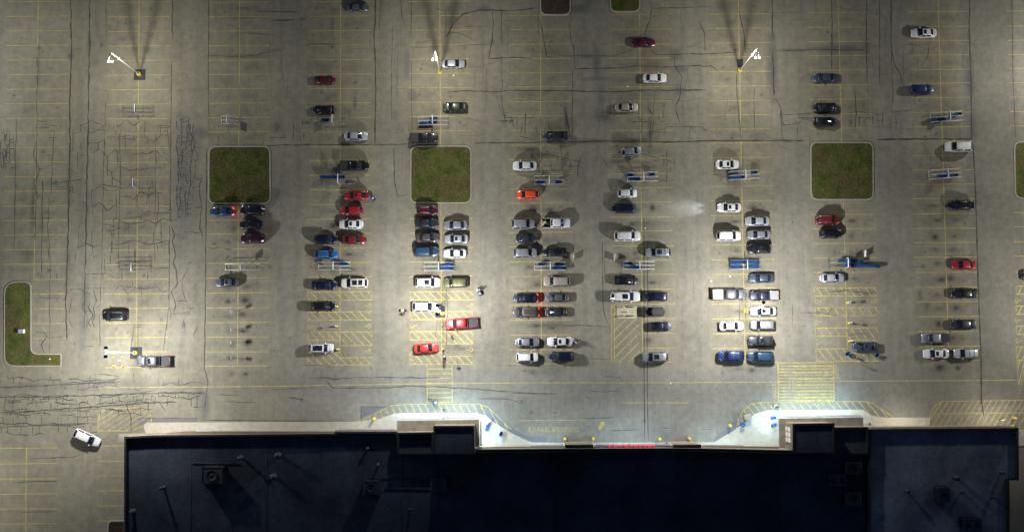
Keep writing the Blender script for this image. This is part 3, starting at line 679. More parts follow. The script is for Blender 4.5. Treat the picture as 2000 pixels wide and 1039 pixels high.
# darker new asphalt wedges beside the walk
ws = MB()
for pts in ([(952, 794), (966, 806), (1004, 838), (1028, 851), (1068, 852), (1068, 863), (1040, 863), (1000, 845.5), (964, 822.5), (948, 810)], [(1394, 862.5), (1394, 858), (1436, 820), (1442, 818), (1440, 838)],
            [(704, 795), (765, 794), (735, 805), (705, 821)], [(1722, 788), (1720, 800), (1742, 814), (1712, 814)], [(270, 817), (384, 817), (384, 823.5), (288, 824.5), (270, 833)]):
    poly = pxpoly(pts); ws.add([(x, y, .002) for x, y in poly], [list(range(len(poly)))])
M['new_asphalt'] = plain('fresh_asphalt', (.135, .138, .145), .9, 0, .15, 2)
structure(ws.build('asphalt_patches', M['new_asphalt'], fix=False))

# ================================================================== STORE
store = thing('store_building', 'large flat dark roofed store with two entrance blocks along the bottom of the photo', 'building', at(1000, 950))
O = Vector(store.location)
def loc(poly): return [(x-O.x, y-O.y) for x, y in poly]
def volume(pts, z1, z0=0.0, deck=.7, par=.30, wall='stucco', top='roof', cap='coping'):
    """walls, coping ring and sunk roof deck of one block; the outline is drawn at the height of its top"""
    poly = loc(pxpoly(pts, z1)); n = len(poly); inn = inset(poly, par)
    w = MB(); w.prism(poly, z0, z1-.18, 0, top=False); w.build('wall', M[wall], store)
    c = MB(); out = inset(poly, -.06)
    P = [(x, y, z1-.18) for x, y in out]+[(x, y, z1) for x, y in out]+[(x, y, z1) for x, y in inn]+[(x, y, z1-deck) for x, y in inn]
    c.add(P, [[r*n+i, r*n+(i+1) % n, (r+1)*n+(i+1) % n, (r+1)*n+i] for r in range(3) for i in range(n)])
    c.build('parapet', M[cap], store, fix=False)
    d = MB(); d.add([(x, y, z1-deck) for x, y in inn], [list(range(n))]); d.build('roof', M[top], store, fix=False)
volume([(243, 853), (300, 850), (500, 848.5), (655, 846.5), (655, 843.5), (776, 843), (776, 886), (930, 885), (930, 880), (1104, 878.5), (1160, 876.5), (1316, 876), (1372, 877.5), (1548, 881), (1548, 886), (1697, 886), (1697, 1120), (243, 1120)], 8.0, deck=1.0)
volume([(776, 845), (846, 844), (846, 886), (776, 886.5)], 8.5)
volume([(847, 832), (926, 831.5), (926, 886), (847, 886.5)], 10.2, deck=.25)
volume([(1104, 869), (1158, 868.5), (1158, 886), (1104, 886.5)], 8.9, deck=.3)
volume([(1316, 869), (1369, 868.5), (1369, 886), (1316, 886)], 8.9, deck=.3)
volume([(1630.5, 834.5), (1696, 834), (1696, 886), (1630.5, 886)], 8.5)
volume([(1549, 827.5), (1629.5, 826.5), (1629.5, 884), (1549, 884.5)], 10.2, deck=.25)
volume([(1698, 838), (1989, 835.5), (1989.5, 937), (1971, 937), (1972, 1120), (1698, 1120)], 8.3, deck=.8, top='roof_pale')
volume([(930, 878), (1104, 876.5), (1316, 875.5), (1372, 876), (1548, 879.5), (1548, 885), (1372, 881.5), (1316, 881), (1104, 882), (930, 883.5)], 10.4, deck=.12, par=.12)
def canopy(pts, z=4.6, th=.55):
    poly = loc(pxpoly(pts, z)); c = MB(); c.prism(poly, z-.08, z, 0, bottom=True); c.build('canopy', M['canopy'], store)
    f = MB(); o = inset(poly, .05); n = len(o)
    f.add([(x, y, z-th) for x, y in o]+[(x, y, z-.08) for x, y in o], [[i, (i+1) % n, n+(i+1) % n, n+i] for i in range(n)]); f.add([(x, y, z-th+.02) for x, y in o], [list(range(n))]); f.build('fascia', M['fascia'], store)
canopy([(775, 821.5), (936, 819), (936.5, 872), (905, 873), (905, 849), (775, 850)])
canopy([(1522.5, 817), (1686, 814.5), (1686, 838), (1566, 838), (1566, 872), (1523, 873)])
canopy([(231, 846.5), (325, 845), (325, 853), (246, 853.5), (246, 861), (231, 862)], 5.5, .7)
def ledge(pts, z0, z1, mat='brown_stucco'):
    poly = loc(pxpoly(pts, z1)); c = MB(); c.prism(poly, z0, z1, 0, bottom=True); c.build('cornice', M[mat], store)
ledge([(325, 845), (360, 842), (655, 842.5), (655, 849), (325, 851)], 5.2, 6.2); ledge([(655, 840), (775, 839.5), (775, 846), (655, 846)], 5.2, 6.2)
ledge([(938, 873), (1103, 872), (1103, 880), (938, 882)], 5.4, 6.4); ledge([(1371, 871), (1522, 872), (1522, 882), (1371, 880)], 5.4, 6.4); ledge([(1160, 871.5), (1315, 871), (1315, 878), (1160, 878)], 6.4, 7.2, 'fascia')
ledge([(1700, 834.5), (1836, 833.5), (1836, 839), (1700, 840)], 5.4, 6.4); ledge([(1840, 833), (1985, 832), (1985, 838), (1840, 839)], 5.4, 6.4)
# lit glass in the sides of the two towers above the canopies
for px, ya, yb, sgn in ((1548, 834, 866, -1),):
    a, b = at(1549, yb, 10.2), at(1549, ya, 10.2); L = abs(b.y-a.y)
    w = MB(); w.box((a.x-O.x-.03, (a.y+b.y)/2-O.y, 7.1), (.08, L, 3.4)); fr = w.build('window', M['win_lit'], store)
    bars = MB()
    for i in range(4): bars.box((a.x-O.x-.08, a.y-O.y+L*i/3, 7.1), (.08, .14, 3.5))
    for z in (5.4, 7.1, 8.8): bars.box((a.x-O.x-.09, (a.y+b.y)/2-O.y, z), (.06, L, .12))
    bars.build('window_frame', M['dull_metal'], fr)
# glazed entrance doors under the canopies
for px, py, n in ((880, 838, 4), (1600, 836, 4)):
    c = at(px, py, 0)
    d = MB(); d.box((c.x-O.x, c.y-O.y-.4, 1.45), (6.0, .12, 2.6)); dd = d.build('entrance_door', M['win_lit'], store)
    bars = MB()
    for i in range(n+1): bars.box((c.x-O.x-3.0+6.0*i/n, c.y-O.y-.4, 1.45), (.1, .2, 2.7))
    bars.box((c.x-O.x, c.y-O.y-.4, 2.8), (6.2, .2, .12)); bars.build('door_frame', M['dull_metal'], dd)
# red illuminated sign letters along the centre fascia
xs = [1190, 1200.5, 1212, 1222, 1233, 1241, 1250, 1259, 1268, 1277]
for i, x in enumerate(xs):
    c = at(x, 871.6, 7.6); w = (.75, .95, .55, .9, .6, .8, .75, .6, .8, .5)[i]
    s = MB(); s.box((c.x-O.x, c.y-O.y+.08, 7.5), (w*.22, .20, 1.1 if i % 3 else 1.4)); s.box((c.x-O.x+w*.18, c.y-O.y+.08, 7.5+(.35 if i % 2 else -.3)), (w*.5, .18, .22)); s.box((c.x-O.x+w*.1, c.y-O.y+.08, 7.2), (w*.45, .16, .2))
    s.build('sign_letter', M['red_glow'], store)
    if i in (2, 5, 8):
        ld = bpy.data.lights.new('sign_glow', 'POINT'); ld.energy = 45; ld.color = (1, .10, .12); ld.shadow_soft_size = .3
        lo = link('sign_glow', ld, store); lo.location = (c.x-O.x, c.y-O.y+1.0, 6.6)
# roof seams, conduits and expansion joints belong to the roof
sm = MB()
for x in (372, 520, 783, 853, 1520): sm.tube([at(x, 895, 7.03)-O, at(x+2, 1110, 7.03)-O], .05, 0, 4)
sm.tube([at(375, 904, 7.1)-O, at(470, 906, 7.1)-O], .07, 0, 4); sm.tube([at(752, 953, 7.1)-O, at(905, 956, 7.1)-O], .07, 0, 4); sm.tube([at(720, 932, 7.1)-O, at(840, 934, 7.1)-O], .05, 0, 4)
sm.build('roof_conduit', M['unit_dark'], store)
j = MB(); a = at(1082, 884, 7.3)-O; b = at(1084, 1110, 7.3)-O; j.box(((a.x+b.x)/2, (a.y+b.y)/2, 7.25), (.5, abs(a.y-b.y), .5)); j.build('expansion_joint', M['unit_dark'], store)
# ------------------------------------------------------------------ things standing on the roof
def rooftop(px, py, w, d, h, label, z=7.0, fan=1):
    t = thing('rooftop_unit', label, 'roof unit', at(px, py, z), 0, 'air handling units on the store roof')
    k = MB(); k.box((0, 0, .15), (w+.3, d+.3, .3)); k.build('base', M['unit_dark'], t)
    b = MB(); b.box((0, 0, .3+h/2), (w, d, h), 0, 0, 1, .08)
    for sx in (-1, 1): b.box((sx*(w/2+.02), 0, .3+h*.5), (.08, d*.8, h*.7), 1)
    b.build('cabinet', [M['unit'], M['unit_dark']], t)
    g = MB()
    for i in range(fan):
        x = (i-(fan-1)/2)*w/fan; r = min(w/fan, d)*.36
        g.lathe([(r, 0), (r, .14), (r*.85, .16), (r*.8, .05), (.08, .05), (.08, .12)], (x, 0, .3+h))
    g.build('fan', M['unit_dark'], t)
    rim = MB()
    for sx, sy, lx, ly in ((0, d/2, w, .1), (-w/2, 0, .1, d), (w/2, 0, .1, d)): rim.box((sx, sy, .3+h+.03), (lx+.1, ly+.1, .12))
    rim.build('trim', M['unit'], t); return t
rooftop(419, 926, 3.6, 3.0, 1.6, 'largest rooftop air unit, square with a pale rim, at the left end of the roof', fan=1)
rooftop(727, 950, 2.8, 2.4, 1.3, 'dark air unit with a side vent, left of the pair joined by a conduit', fan=1)
rooftop(858, 945, 2.8, 2.2, 1.4, 'air unit with a thin pale rim, right of the pair joined by a conduit', fan=1)
rooftop(1631, 936, 3.0, 2.0, 1.3, 'air unit with two bright end panels just left of the roof step', fan=2)
rooftop(1662, 913, 3.0, 2.2, 1.0, 'low dark air unit behind the right entrance block', fan=1)
rooftop(1661, 972, 2.8, 2.4, 1.2, 'dim air unit in the dark corner below the two beside the roof step', fan=1)
rooftop(1836, 964, 2.0, 2.6, 1.6, 'narrow upright air unit in the middle of the lighter right roof', 7.5, fan=1)
rooftop(1892, 1022, 3.2, 2.2, 1.3, 'air unit at the lower right edge of the roof cut by the photo edge', 7.5, fan=2)
def vent(px, py, h, label, z=7.0, r=.22, cat='roof vent'):
    t = thing('roof_vent', label, cat, at(px, py, z), 0, 'vent pipes on the store roof')
    p = MB(); p.lathe([(r*1.7, 0), (r*1.5, .08), (r, .12), (r, h)]); p.build('pipe', M['unit'], t)
    c = MB(); c.lathe([(r*1.5, h-.05), (r*1.7, h+.12), (r*.6, h+.3), (.02, h+.34)]); c.build('cap', M['unit'], t)
for px, py, h, lb, z, r in [(320, 951, 1.6, 'slim vent pipe alone on the dark left part of the roof', 7, .2), (472, 893, 1.3, 'vent pipe to the upper right of the largest rooftop unit', 7, .24), (545, 888, 1.3, 'wide round vent with a long shadow towards the lower right', 7, .34), (536, 930, 1.0, 'dark stubby vent below the wide round vent', 7, .36),
        (739, 907, 1.1, 'short vent pipe above the paired air units', 7, .18), (719, 875, .6, 'small vent close under the front parapet', 7, .2), (801, 994, .5, 'tiny vent in the dark below the paired air units', 7, .15), (1771, 958, .8, 'small vent left of the narrow upright unit', 7.5, .22), (1866, 932, .9, 'dark stubby vent above the narrow upright unit', 7.5, .3),
        (1955, 922, 1.2, 'vent pipe near the right edge of the roof, upper of two', 7.5, .2), (1937, 969, 1.2, 'vent pipe near the right edge of the roof, lower of two', 7.5, .2), (261, 998, .9, 'vent beside the left roof edge', 7, .3), (1877, 960, .5, 'low vent just right of the narrow upright unit', 7.5, .2)]: vent(px, py, h, lb, z, r)
t = thing('roof_ladder', 'spindly metal access ladder with a cage at the top right corner of the roof', 'ladder', at(1976, 843, 7.5))
b = MB()
for x in (-.25, .25): b.tube([(x, 0, 0), (x, 0, 2.6), (x-.4, -.4, 3.0)], .04)
b.build('rail', M['unit_dark'], t); b = MB()
for z in (.4, .8, 1.2, 1.6, 2.0, 2.4): b.tube([(-.25, 0, z), (.25, 0, z)], .03)
b.build('rung', M['unit_dark'], t); b = MB()
b.tube([(-.5, -.5, 3.0), (-1.6, -1.4, 3.0), (-1.6, -1.4, 0)], .04); b.tube([(0, -.3, 2.6), (-1.0, -1.5, 2.6)], .04); b.build('cage', M['unit_dark'], t)

# ------------------------------------------------------------------ lamps of the store front
def wall_lamp(px, py, z, w, power, label, col=(.50, .78, 1.0), size=.25, tilt=35, face=0):
    t = thing('wall_lamp', label, 'lamp', at(px, py, z), R(face), 'lamps along the store front')
    h = MB(); h.box((0, 0, .16), (w, .30, .10)); h.build('housing', M['white_metal'], t)
    l = MB(); l.box((0, .03, .10), (w*.95, .2, .02)); l.build('lens', M['strip'], t)
    ld = bpy.data.lights.new('lamp_light', 'AREA'); ld.shape = 'RECTANGLE'; ld.size = w; ld.size_y = size; ld.energy = power*STORE_LAMP; ld.color = col; ld.spread = R(170)
    lo = link('lamp_light', ld, t); lo.location = (0, .10, .05); lo.rotation_euler = (R(tilt), 0, 0)
    return t
wall_lamp(820, 818.0, 3.95, 8.5, 1900, 'strip lamp under the front edge of the left canopy, left length')
wall_lamp(900, 816.5, 3.95, 6.0, 2100, 'strip lamp under the front edge of the left canopy, right length')
wall_lamp(939.5, 845, 3.95, 4.8, 2000, 'strip lamp along the side of the left canopy', face=-90)
wall_lamp(1565, 813.5, 3.95, 7.5, 1900, 'strip lamp under the front edge of the right canopy, left length')
wall_lamp(1645, 812, 3.95, 7.0, 1700, 'strip lamp under the front edge of the right canopy, right length')
wall_lamp(1519, 826, 3.95, 2.2, 1300, 'short strip lamp along the side of the right canopy', face=90)
wall_lamp(1070, 871, 5.0, 6.5, 1150, 'strip lamp on the recessed wall left of the middle piers', tilt=14)
wall_lamp(1237, 869, 5.8, 14.0, 2100, 'long strip lamp under the red sign', tilt=14)
wall_lamp(1412, 870, 5.0, 7.5, 1350, 'strip lamp on the recessed wall right of the middle piers', tilt=14)
wall_lamp(722, 837.5, 5.0, 9.5, 420, 'long white strip lamp on the wall left of the left entrance')
wall_lamp(398, 841, 5.6, 2.6, 260, 'bright wall lamp by the left end of the store front')
wall_lamp(1775, 834, 5.2, 4.0, 900, 'added wall lamp brightening the ground right of the right entrance block', (1, .93, .8))  # lamp added because the asphalt here came out too dark
wall_lamp(1960, 831, 5.0, 3.0, 900, 'wall lamp at the right end of the store front', (1, .93, .8))
# ================================================================== LAMP POSTS
def lamp_light(power, colour, size=.13):
    ld = bpy.data.lights.new('lamp_light', 'POINT'); ld.energy = power; ld.color = colour; ld.shadow_soft_size = size
    ld.use_nodes = True; nt = ld.node_tree; em = nt.nodes['Emission']
    tc = nt.nodes.new('ShaderNodeTexCoord'); sp = nt.nodes.new('ShaderNodeSeparateXYZ'); nt.links.new(tc.outputs['Normal'], sp.inputs[0])
    ab = nt.nodes.new('ShaderNodeMath'); ab.operation = 'ABSOLUTE'; nt.links.new(sp.outputs['Z'], ab.inputs[0])
    cr = nt.nodes.new('ShaderNodeFloatCurve'); c = cr.mapping.curves[0]      # how a parking-lot lamp throws its light: most of it sideways
    pts = [(0.0, .0), (.07, .10), (.15, .36), (.25, .46), (.35, .70), (.46, 1.0), (.60, 1.0), (.80, .80), (1.0, .72)]
    c.points[0].location = pts[0]; c.points[-1].location = pts[-1]
    for p in pts[1:-1]: c.points.new(*p)
    cr.mapping.update(); nt.links.new(ab.outputs[0], cr.inputs['Value']); nt.links.new(cr.outputs[0], em.inputs['Strength'])
    return ld
LIGHT = {'low': lamp_light(LOWER_LAMP, COOL_LAMP, .30), 'up': lamp_light(UPPER_LAMP, WARM_LAMP), 'mid': lamp_light(LOWER_LAMP*.45, WARM_LAMP), 'left': lamp_light(LOWER_LAMP*.65, WARM_LAMP)}
PH = 15.0
def lamp_post(px, py, label, kind, heads, pad=None, yaw=0):
    base = at(px, py)
    t = thing('lamp_post', label, 'lamp post', base, yaw, 'tall twin headed lamp posts of the lot')
    if pad:
        m = MB(); m.box((*pad[:2], .03), (pad[2], pad[3], .05)); m.build('base_patch', M['darktop'], t)
    b = MB(); b.lathe([(.42, 0), (.42, .88), (.38, .95)]); b.build('concrete_base', M['yellow'], t)
    p = MB(); p.lathe([(.24, .95), (.24, 1.05), (.14, 1.06), (.09, PH)], n=10); p.build('pole', M['pole'], t)
    x = MB(); x.box((0, 0, 11.0), (.32, .32, .30), 0, 0, 1, .04); x.build('junction_box', M['white_metal'], t)
    a = MB()
    for hx, hy in heads: a.tube([(0, 0, PH-.12), (hx, hy, PH-.02)], .032)
    a.build('arm', M['pole'], t)
    for hx, hy in heads:
        hs = .62 if kind in ('low', 'left') else .18
        h = MB(); h.box((hx, hy, PH+.02), (hs, hs, .16), 0, 0, .85, .05)
        for k in range(5): h.box((hx-hs*.36+k*hs*.18, hy, PH+.12), (.02, hs*.8, .06))
        hd = h.build('lamp_head', M['housing'], t)
        l = MB(); l.box((hx, hy, PH-.09), (.5, .5, .04) if kind in ('low', 'left') else (.40, .40, .04), 0, 0, 1, .015); l.build('lens', M['lens' if kind in ('low', 'left') else 'glow_lens'], hd)
        lo = link('lamp_light', LIGHT[kind], hd); lo.location = (hx, hy, PH-.38)
    return t
UPH = [(-.36, -1.75), (.36, -1.75)]; LOH = [(0, .74), (0, -.74)]
lamp_post(273, 146.5, 'lamp post on a dark square patch among the empty stalls in the upper left', 'up', UPH, (0, 0, 2.3, 2.2))
lamp_post(860, 143.5, 'lamp post with a yellow base beside the parked pale sedan in the upper middle', 'up', UPH)
lamp_post(1444, 139.5, 'lamp post with a yellow base in the upper right, no car near it', 'up', UPH, (.2, 1.6, 1.2, 1.6))
lamp_post(266, 689, 'lamp post on a dark square patch beside the parked grey pickup in the lower left', 'low', LOH, (0, 0, 2.3, 2.3))
lamp_post(865, 612.5, 'lamp post rising over the bonnet of a white sedan in the left accessible bays', 'low', LOH, (-.5, .6, 1.8, 2.6))
lamp_post(1455, 607, 'lamp post rising over a pale sedan in the crowded right hand rows', 'low', LOH)
lamp_post(2042, 134, 'upper lamp post standing past the right edge of the photo', 'mid', UPH)
lamp_post(2052, 604, 'lower lamp post standing past the right edge of the photo', 'mid', LOH)
lamp_post(-220, 150, 'upper unseen lamp post added for brightness past the left edge of the photo', 'low', UPH)  # unseen post, added to brighten the upper left of the lot
lamp_post(-190, 930, 'lower unseen lamp post added for brightness past the left edge of the photo', 'left', LOH)  # extra post out of view, put in to lift the lower left
# ================================================================== VEHICLES
SPEC = {   # length, width, belt, roof, windscreen foot, roof front, roof rear, rear glass foot, bonnet lip, boot/tail height, nose round, tail round
 'sedan':   dict(L=4.82, W=1.84, zb=.95, zr=1.45, x=(1.10, .36, -.98, -1.72), hood=.74, tail=1.00, nr=.95, tr=.75, rw=.66),
 'coupe':   dict(L=4.60, W=1.82, zb=.92, zr=1.36, x=(.85, .10, -.90, -1.75), hood=.72, tail=.98, nr=1.0, tr=.8, rw=.64),
 'hatch':   dict(L=4.25, W=1.78, zb=.98, zr=1.52, x=(1.12, .42, -1.40, -1.92), hood=.80, tail=1.02, nr=.85, tr=.6, rw=.67),
 'suv':     dict(L=4.75, W=1.90, zb=1.12, zr=1.72, x=(1.18, .55, -1.78, -2.18), hood=.98, tail=1.10, nr=.75, tr=.55, rw=.72),
 'van':     dict(L=5.05, W=1.96, zb=1.10, zr=1.76, x=(1.62, .80, -2.05, -2.36), hood=.92, tail=1.08, nr=.95, tr=.5, rw=.76),
 'pickup':  dict(L=5.80, W=1.98, zb=1.18, zr=1.85, x=(1.42, .85, -.62, -.92), hood=1.05, tail=1.20, nr=.75, tr=.18, rw=.74),
 'jeep':    dict(L=4.30, W=1.82, zb=1.18, zr=1.82, x=(.62, .42, -1.95, -2.02), hood=1.02, tail=1.15, nr=.35, tr=.2, rw=.80)}
CARM = {}
def car_meshes(kind):
    if kind in CARM: return CARM[kind]
    s = SPEC[kind]; L, W, zb, zr = s['L'], s['W'], s['zb'], s['zr']; x0, x1, x2, x3 = s['x']; hl = L/2
    parts = {}
    # ---- lower body
    def hw(x):
        r = s['nr'] if x > 0 else s['tr']; e = max(0.0, (abs(x)-(hl-r))/r)
        k = .24 if kind not in ('jeep', 'pickup') else (.14 if x > 0 else .04)
        return W/2*(1-k*e**2.2)*(1-.03*max(0, min(1, (x-.2)/1.5)))
    def top(x):
        if x > x0: t = (x-x0)/(hl-x0); return zb+.02+(s['hood']-zb-.02)*(t**1.7)
        if x < x3: t = (x3-x)/max(.05, hl+x3); return zb+(s['tail']-zb)*t - .16*max(0, (t-.7)/.3)**2
        return zb
    sts = [-hl+.02, -hl+.10, -hl+.25, -hl+.5]+[x3-.02 if kind != 'pickup' else -1.35, x2, -.4, .3, x1+.1, x0, x0+.35, x0+.7, hl-.55, hl-.32, hl-.15, hl-.05, hl-.01]
    sts = sorted(set(round(v, 3) for v in sts)); bed = kind == 'pickup'
    if bed: sts = sorted(set([v for v in sts if not -hl+.05 < v < x3-.2]+[-hl+.02, -hl+.10, -hl+.101, -2.0, -1.5, x3-.14, x3-.139]))
    rings = []
    for x in sts:
        w = hw(x); z = top(x); lo = .24; cr = .035
        if x in (sts[0], sts[-1]): z -= .16; lo = .34; w *= .97; cr = .01
        r = [(w*.90, lo), (w, lo+.18), (w*1.0, z-.20), (w*.985, z-.07), (w*.92, z-.005), (w*.5, z+cr*.8), (0, z+cr)]
        if bed and -hl+.1005 < x < x3-.1395: r = r[:4]+[(w*.93, z), (w*.87, z-.02), (w*.86, z-.46)]
        rings.append((x, r))
    b = MB(); P = []; F = []; n = 13
    for x, r in rings:
        full = r+[(-y, z) for y, z in r[-2::-1]] if not (r[-1][0] != 0) else r[:6]+[(0, r[-1][1])]+[(-y, z) for y, z in r[5::-1]]
        nose = .10 if x > x0 else (-.06 if x < x3 else 0)
        for y, z in full: P.append((x-nose*(abs(y)/(W/2))**2*(1 if abs(x) > hl-.6 else .3), y, z))
    if bed:                                            # floor of the load bed
        for i, (x, r) in enumerate(rings):
            if r[-1][0] != 0: P[i*n+6] = (x, 0, r[-1][1]); P[i*n+5] = (x, r[6][0], r[6][1]); P[i*n+7] = (x, -r[6][0], r[6][1])
    for i in range(len(rings)-1):
        for k in range(n-1): F.append([i*n+k, i*n+k+1, (i+1)*n+k+1, (i+1)*n+k])
        F.append([i*n+n-1, i*n, (i+1)*n, (i+1)*n+n-1])
    F.append([k for k in range(n-1, -1, -1)]); F.append([(len(rings)-1)*n+k for k in range(n)])
    b.add(P, F, 0, True)
    # ---- cabin
    wb = W/2*.955; wt = W/2*s['rw']/.75*.80 if kind != 'jeep' else W/2*.86
    def sec(t):
        """roof section at station t: 0 windscreen foot, 1 roof front, 2 roof rear, 3 rear glass foot -> x, edge height, half width"""
        X = [x0, x1, x2, x3]; Z = [zb+.03, zr-.035, zr-.055, zb+.04]; Wt = [wb*.93, wt, wt*.97, wb*.88]
        i = min(2, int(t)); f = t-i
        zz = Z[i]+(Z[i+1]-Z[i])*f
        if i == 1: zz += .045*math.sin(math.pi*f)
        return X[i]+(X[i+1]-X[i])*f, zz, Wt[i]+(Wt[i+1]-Wt[i])*f, (.17, .09, -.05, -.12)[i]*(1-f)+(.17, .09, -.05, -.12)[i+1]*f
    def pt(t, v, off=0.0):
        x, z, w, bow = sec(t); c = 1-v*v
        return (x+bow*c+(off*.7 if t < 1 else (-off*.7 if t > 2 else 0)), v*w, z+.035*c-.05*max(0, abs(v)-.86)/.14*(1 if .8 < t < 2.3 else .3)+off)
    ts = [0, .33, .66, 1.0, 1.25, 1.5, 1.75, 2.0, 2.33, 2.66, 3.0]; vs = [-1, -.93, -.8, -.4, 0, .4, .8, .93, 1]
    P = []; F = []; m = len(vs)+2
    for t in ts:
        x, z, w, bow = sec(t)
        row = [(x, -wb, zb-.04)]+[pt(t, v) for v in vs]+[(x, wb, zb-.04)]; P += row
    for i in range(len(ts)-1):
        for k in range(m-1): F.append([i*m+k, (i+1)*m+k, (i+1)*m+k+1, i*m+k+1])
    b.add(P, F, 0, True)
    parts['body'] = b
    def patch(ta, tb, va, vb, off=.014, nt=4, nv=6, squeeze=0.0):
        q = MB(); P = []
        for i in range(nt+1):
            t = ta+(tb-ta)*i/nt
            for k in range(nv+1):
                v = va+(vb-va)*k/nv; P.append(pt(t, v*(1-squeeze*abs(i/nt-.5)*0), off))
        q.add(P, [[i*(nv+1)+k, (i+1)*(nv+1)+k, (i+1)*(nv+1)+k+1, i*(nv+1)+k+1] for i in range(nt) for k in range(nv)], 0, True); return q
    parts['windshield'] = patch(.06, .97, -.93, .93)
    parts['rear_window'] = patch(2.04, 2.80 if kind in ('sedan', 'coupe') else 2.9, -.88, .88)
    for sgn in (1, -1):
        q = MB(); P = []
        for t in (.45, 1.0, 1.45, 1.53, 2.0, 2.35 if kind in ('sedan', 'coupe', 'pickup') else 2.25):
            x, z, w, bow = sec(t)
            zl = zb+.05; zu = max(zl+.02, z-.06); f = (zu-(zb-.04))/max(.05, z-(zb-.04))
            yl = wb+(w-wb)*(zl-(zb-.04))/max(.05, z-(zb-.04)); yu = wb+(w-wb)*f
            P += [(x, sgn*(yl+.018), zl), (x, sgn*(yu+.018), zu)]
        q.add(P, [[2*i, 2*i+1, 2*i+3, 2*i+2] for i in (0, 1, 3, 4)], 0); parts['side_window'+('' if sgn > 0 else '2')] = q
    # ---- fittings
    for i, (sx, sy) in enumerate(((1, 1), (1, -1), (-1, 1), (-1, -1))):
        q = MB(); wx = hl-.92 if sx > 0 else -hl+.98; r = .34 if kind in ('sedan', 'coupe', 'hatch') else .38
        ring = lambda rr, yy: [(wx+rr*math.cos(k*.3927), yy, r+rr*math.sin(k*.3927)) for k in range(16)]
        yo, yi = sy*(W/2+.012), sy*(W/2-.22)
        q.add(ring(r, yi)+ring(r, yo-sy*.03)+ring(r*.9, yo)+ring(r*.68, yo), [[a*16+k, a*16+(k+1) % 16, (a+1)*16+(k+1) % 16, (a+1)*16+k] for a in range(3) for k in range(16)], 0, True)
        q.add(ring(r*.68, yo-sy*.004), [list(range(16))], 1); parts['wheel'+('' if i == 0 else str(i+1))] = q
    for i, sy in enumerate((1, -1)):
        nm = '' if i == 0 else '2'
        q = MB(); xf = hl-.30; w = hw(xf)
        P = []
        for x, ya, yb in ((hl-.62, .80, .97), (hl-.38, .70, .985), (hl-.17, .62, .95)):
            for yy, dz in ((ya, .022), (yb, -.05)): P.append((x-.10*(hw(x)*yy/(W/2))**2, sy*hw(x)*yy, top(x)+dz))
        P.append((hl-.02, sy*hw(hl-.05)*.88, top(hl-.05)-.16)); P.append((hl-.03, sy*hw(hl-.05)*.60, top(hl-.05)-.12))
        q.add(P, [(0, 1, 3, 2), (2, 3, 5, 4), (4, 5, 6, 7)], 0); parts['headlight'+nm] = q
        q = MB(); P = []
        for x, ya, yb in ((-hl+.34, .90, 1.01), (-hl+.16, .74, 1.0), (-hl+.06, .66, .97)):
            for yy, dz in ((ya, .014), (yb, -.07)): P.append((x, sy*hw(x)*yy, (top(x) if not bed else zb)+dz))
        P += [(-hl-.01, sy*hw(-hl+.02)*.95, zb-.30), (-hl-.01, sy*hw(-hl+.02)*.68, zb-.30)]
        q.add(P, [(0, 1, 3, 2), (2, 3, 5, 4), (4, 5, 6, 7)], 0); parts['taillight'+nm] = q
        q = MB(); q.box((x0-.32, sy*(W/2+.10), zb+.10), (.17, .24, .15), 0, 0, .85, .03); q.box((x0-.28, sy*(W/2-.02), zb+.05), (.09, .12, .06), 0); parts['mirror'+nm] = q
    # ---- extras
    q = patch(1.12, 1.48, -.62, .62, .012); parts['sunroof'] = q
    parts['roof_panel'] = patch(1.10, 1.86, -.72, .72, .012)
    parts['rear_sunroof'] = patch(1.56, 1.86, -.66, .66, .012)
    for i, sy in enumerate((1, -1)):
        q = MB(); q.tube([pt(1.04, sy*.86, -.01), pt(1.08, sy*.86, .05), pt(1.5, sy*.86, .05), pt(1.92, sy*.86, .05), pt(1.97, sy*.86, -.01)], .025, 0, 5); parts['roof_rail'+('' if i == 0 else '2')] = q
    for i, t in enumerate((1.35, 1.72)):
        q = MB(); q.tube([pt(t, -.84, .06), pt(t, 0, .075), pt(t, .84, .06)], .035, 0, 5); parts['roof_bar'+('' if i == 0 else '2')] = q
    q = MB(); q.tube([pt(.08, .5, .03), pt(.14, -.35, .03)], .012, 0, 4); q.tube([pt(.08, -.05, .03), pt(.14, -.8, .03)], .012, 0, 4); parts['wiper'] = q
    q = MB(); a = top(x0+.3); q.ribbon([(x0+.12, -hw(x0)*.80), (x0+.05, 0), (x0+.12, hw(x0)*.80)], .09, zb+.062); parts['cowl'] = q
    # number plates carry no lettering at this distance; bumpers in dark trim
    q = MB(); q.box((hl-.02, 0, .46), (.10, W*.62, .16), 0, 0, 1, .03); parts['grille'] = q
    if bed:
        xa, xb = -hl+.14, x3-.18; w = hw(-2)*.855; zf = zb-.45
        q = MB(); q.box(((xa+xb)/2, 0, zf+.015), (xb-xa, 2*w-.02, .03))
        for sy in (1, -1): q.box(((xa+xb)/2, sy*(w-.012), zf+.22), (xb-xa, .02, .40)); q.box(((xa+xb)/2-.35, sy*(w-.11), zf+.13), (.9, .18, .2))
        q.box((xa+.012, 0, zf+.22), (.02, 2*w-.05, .40)); q.box((xb-.012, 0, zf+.22), (.02, 2*w-.05, .40))
        for k in range(-3, 4): q.box(((xa+xb)/2, k*.2, zf+.035), (xb-xa-.1, .06, .02))
        parts['bed_liner'] = q
        q = MB(); q.box(((xa+xb)/2, 0, zb+.02), (xb-xa+.04, 2*w+.08, .05), 0, 0, 1, .02)
        for k in (-1, 0, 1): q.box(((xa+xb)/2+k*.5, 0, zb+.05), (.04, 2*w, .015))
        parts['bed_cover'] = q
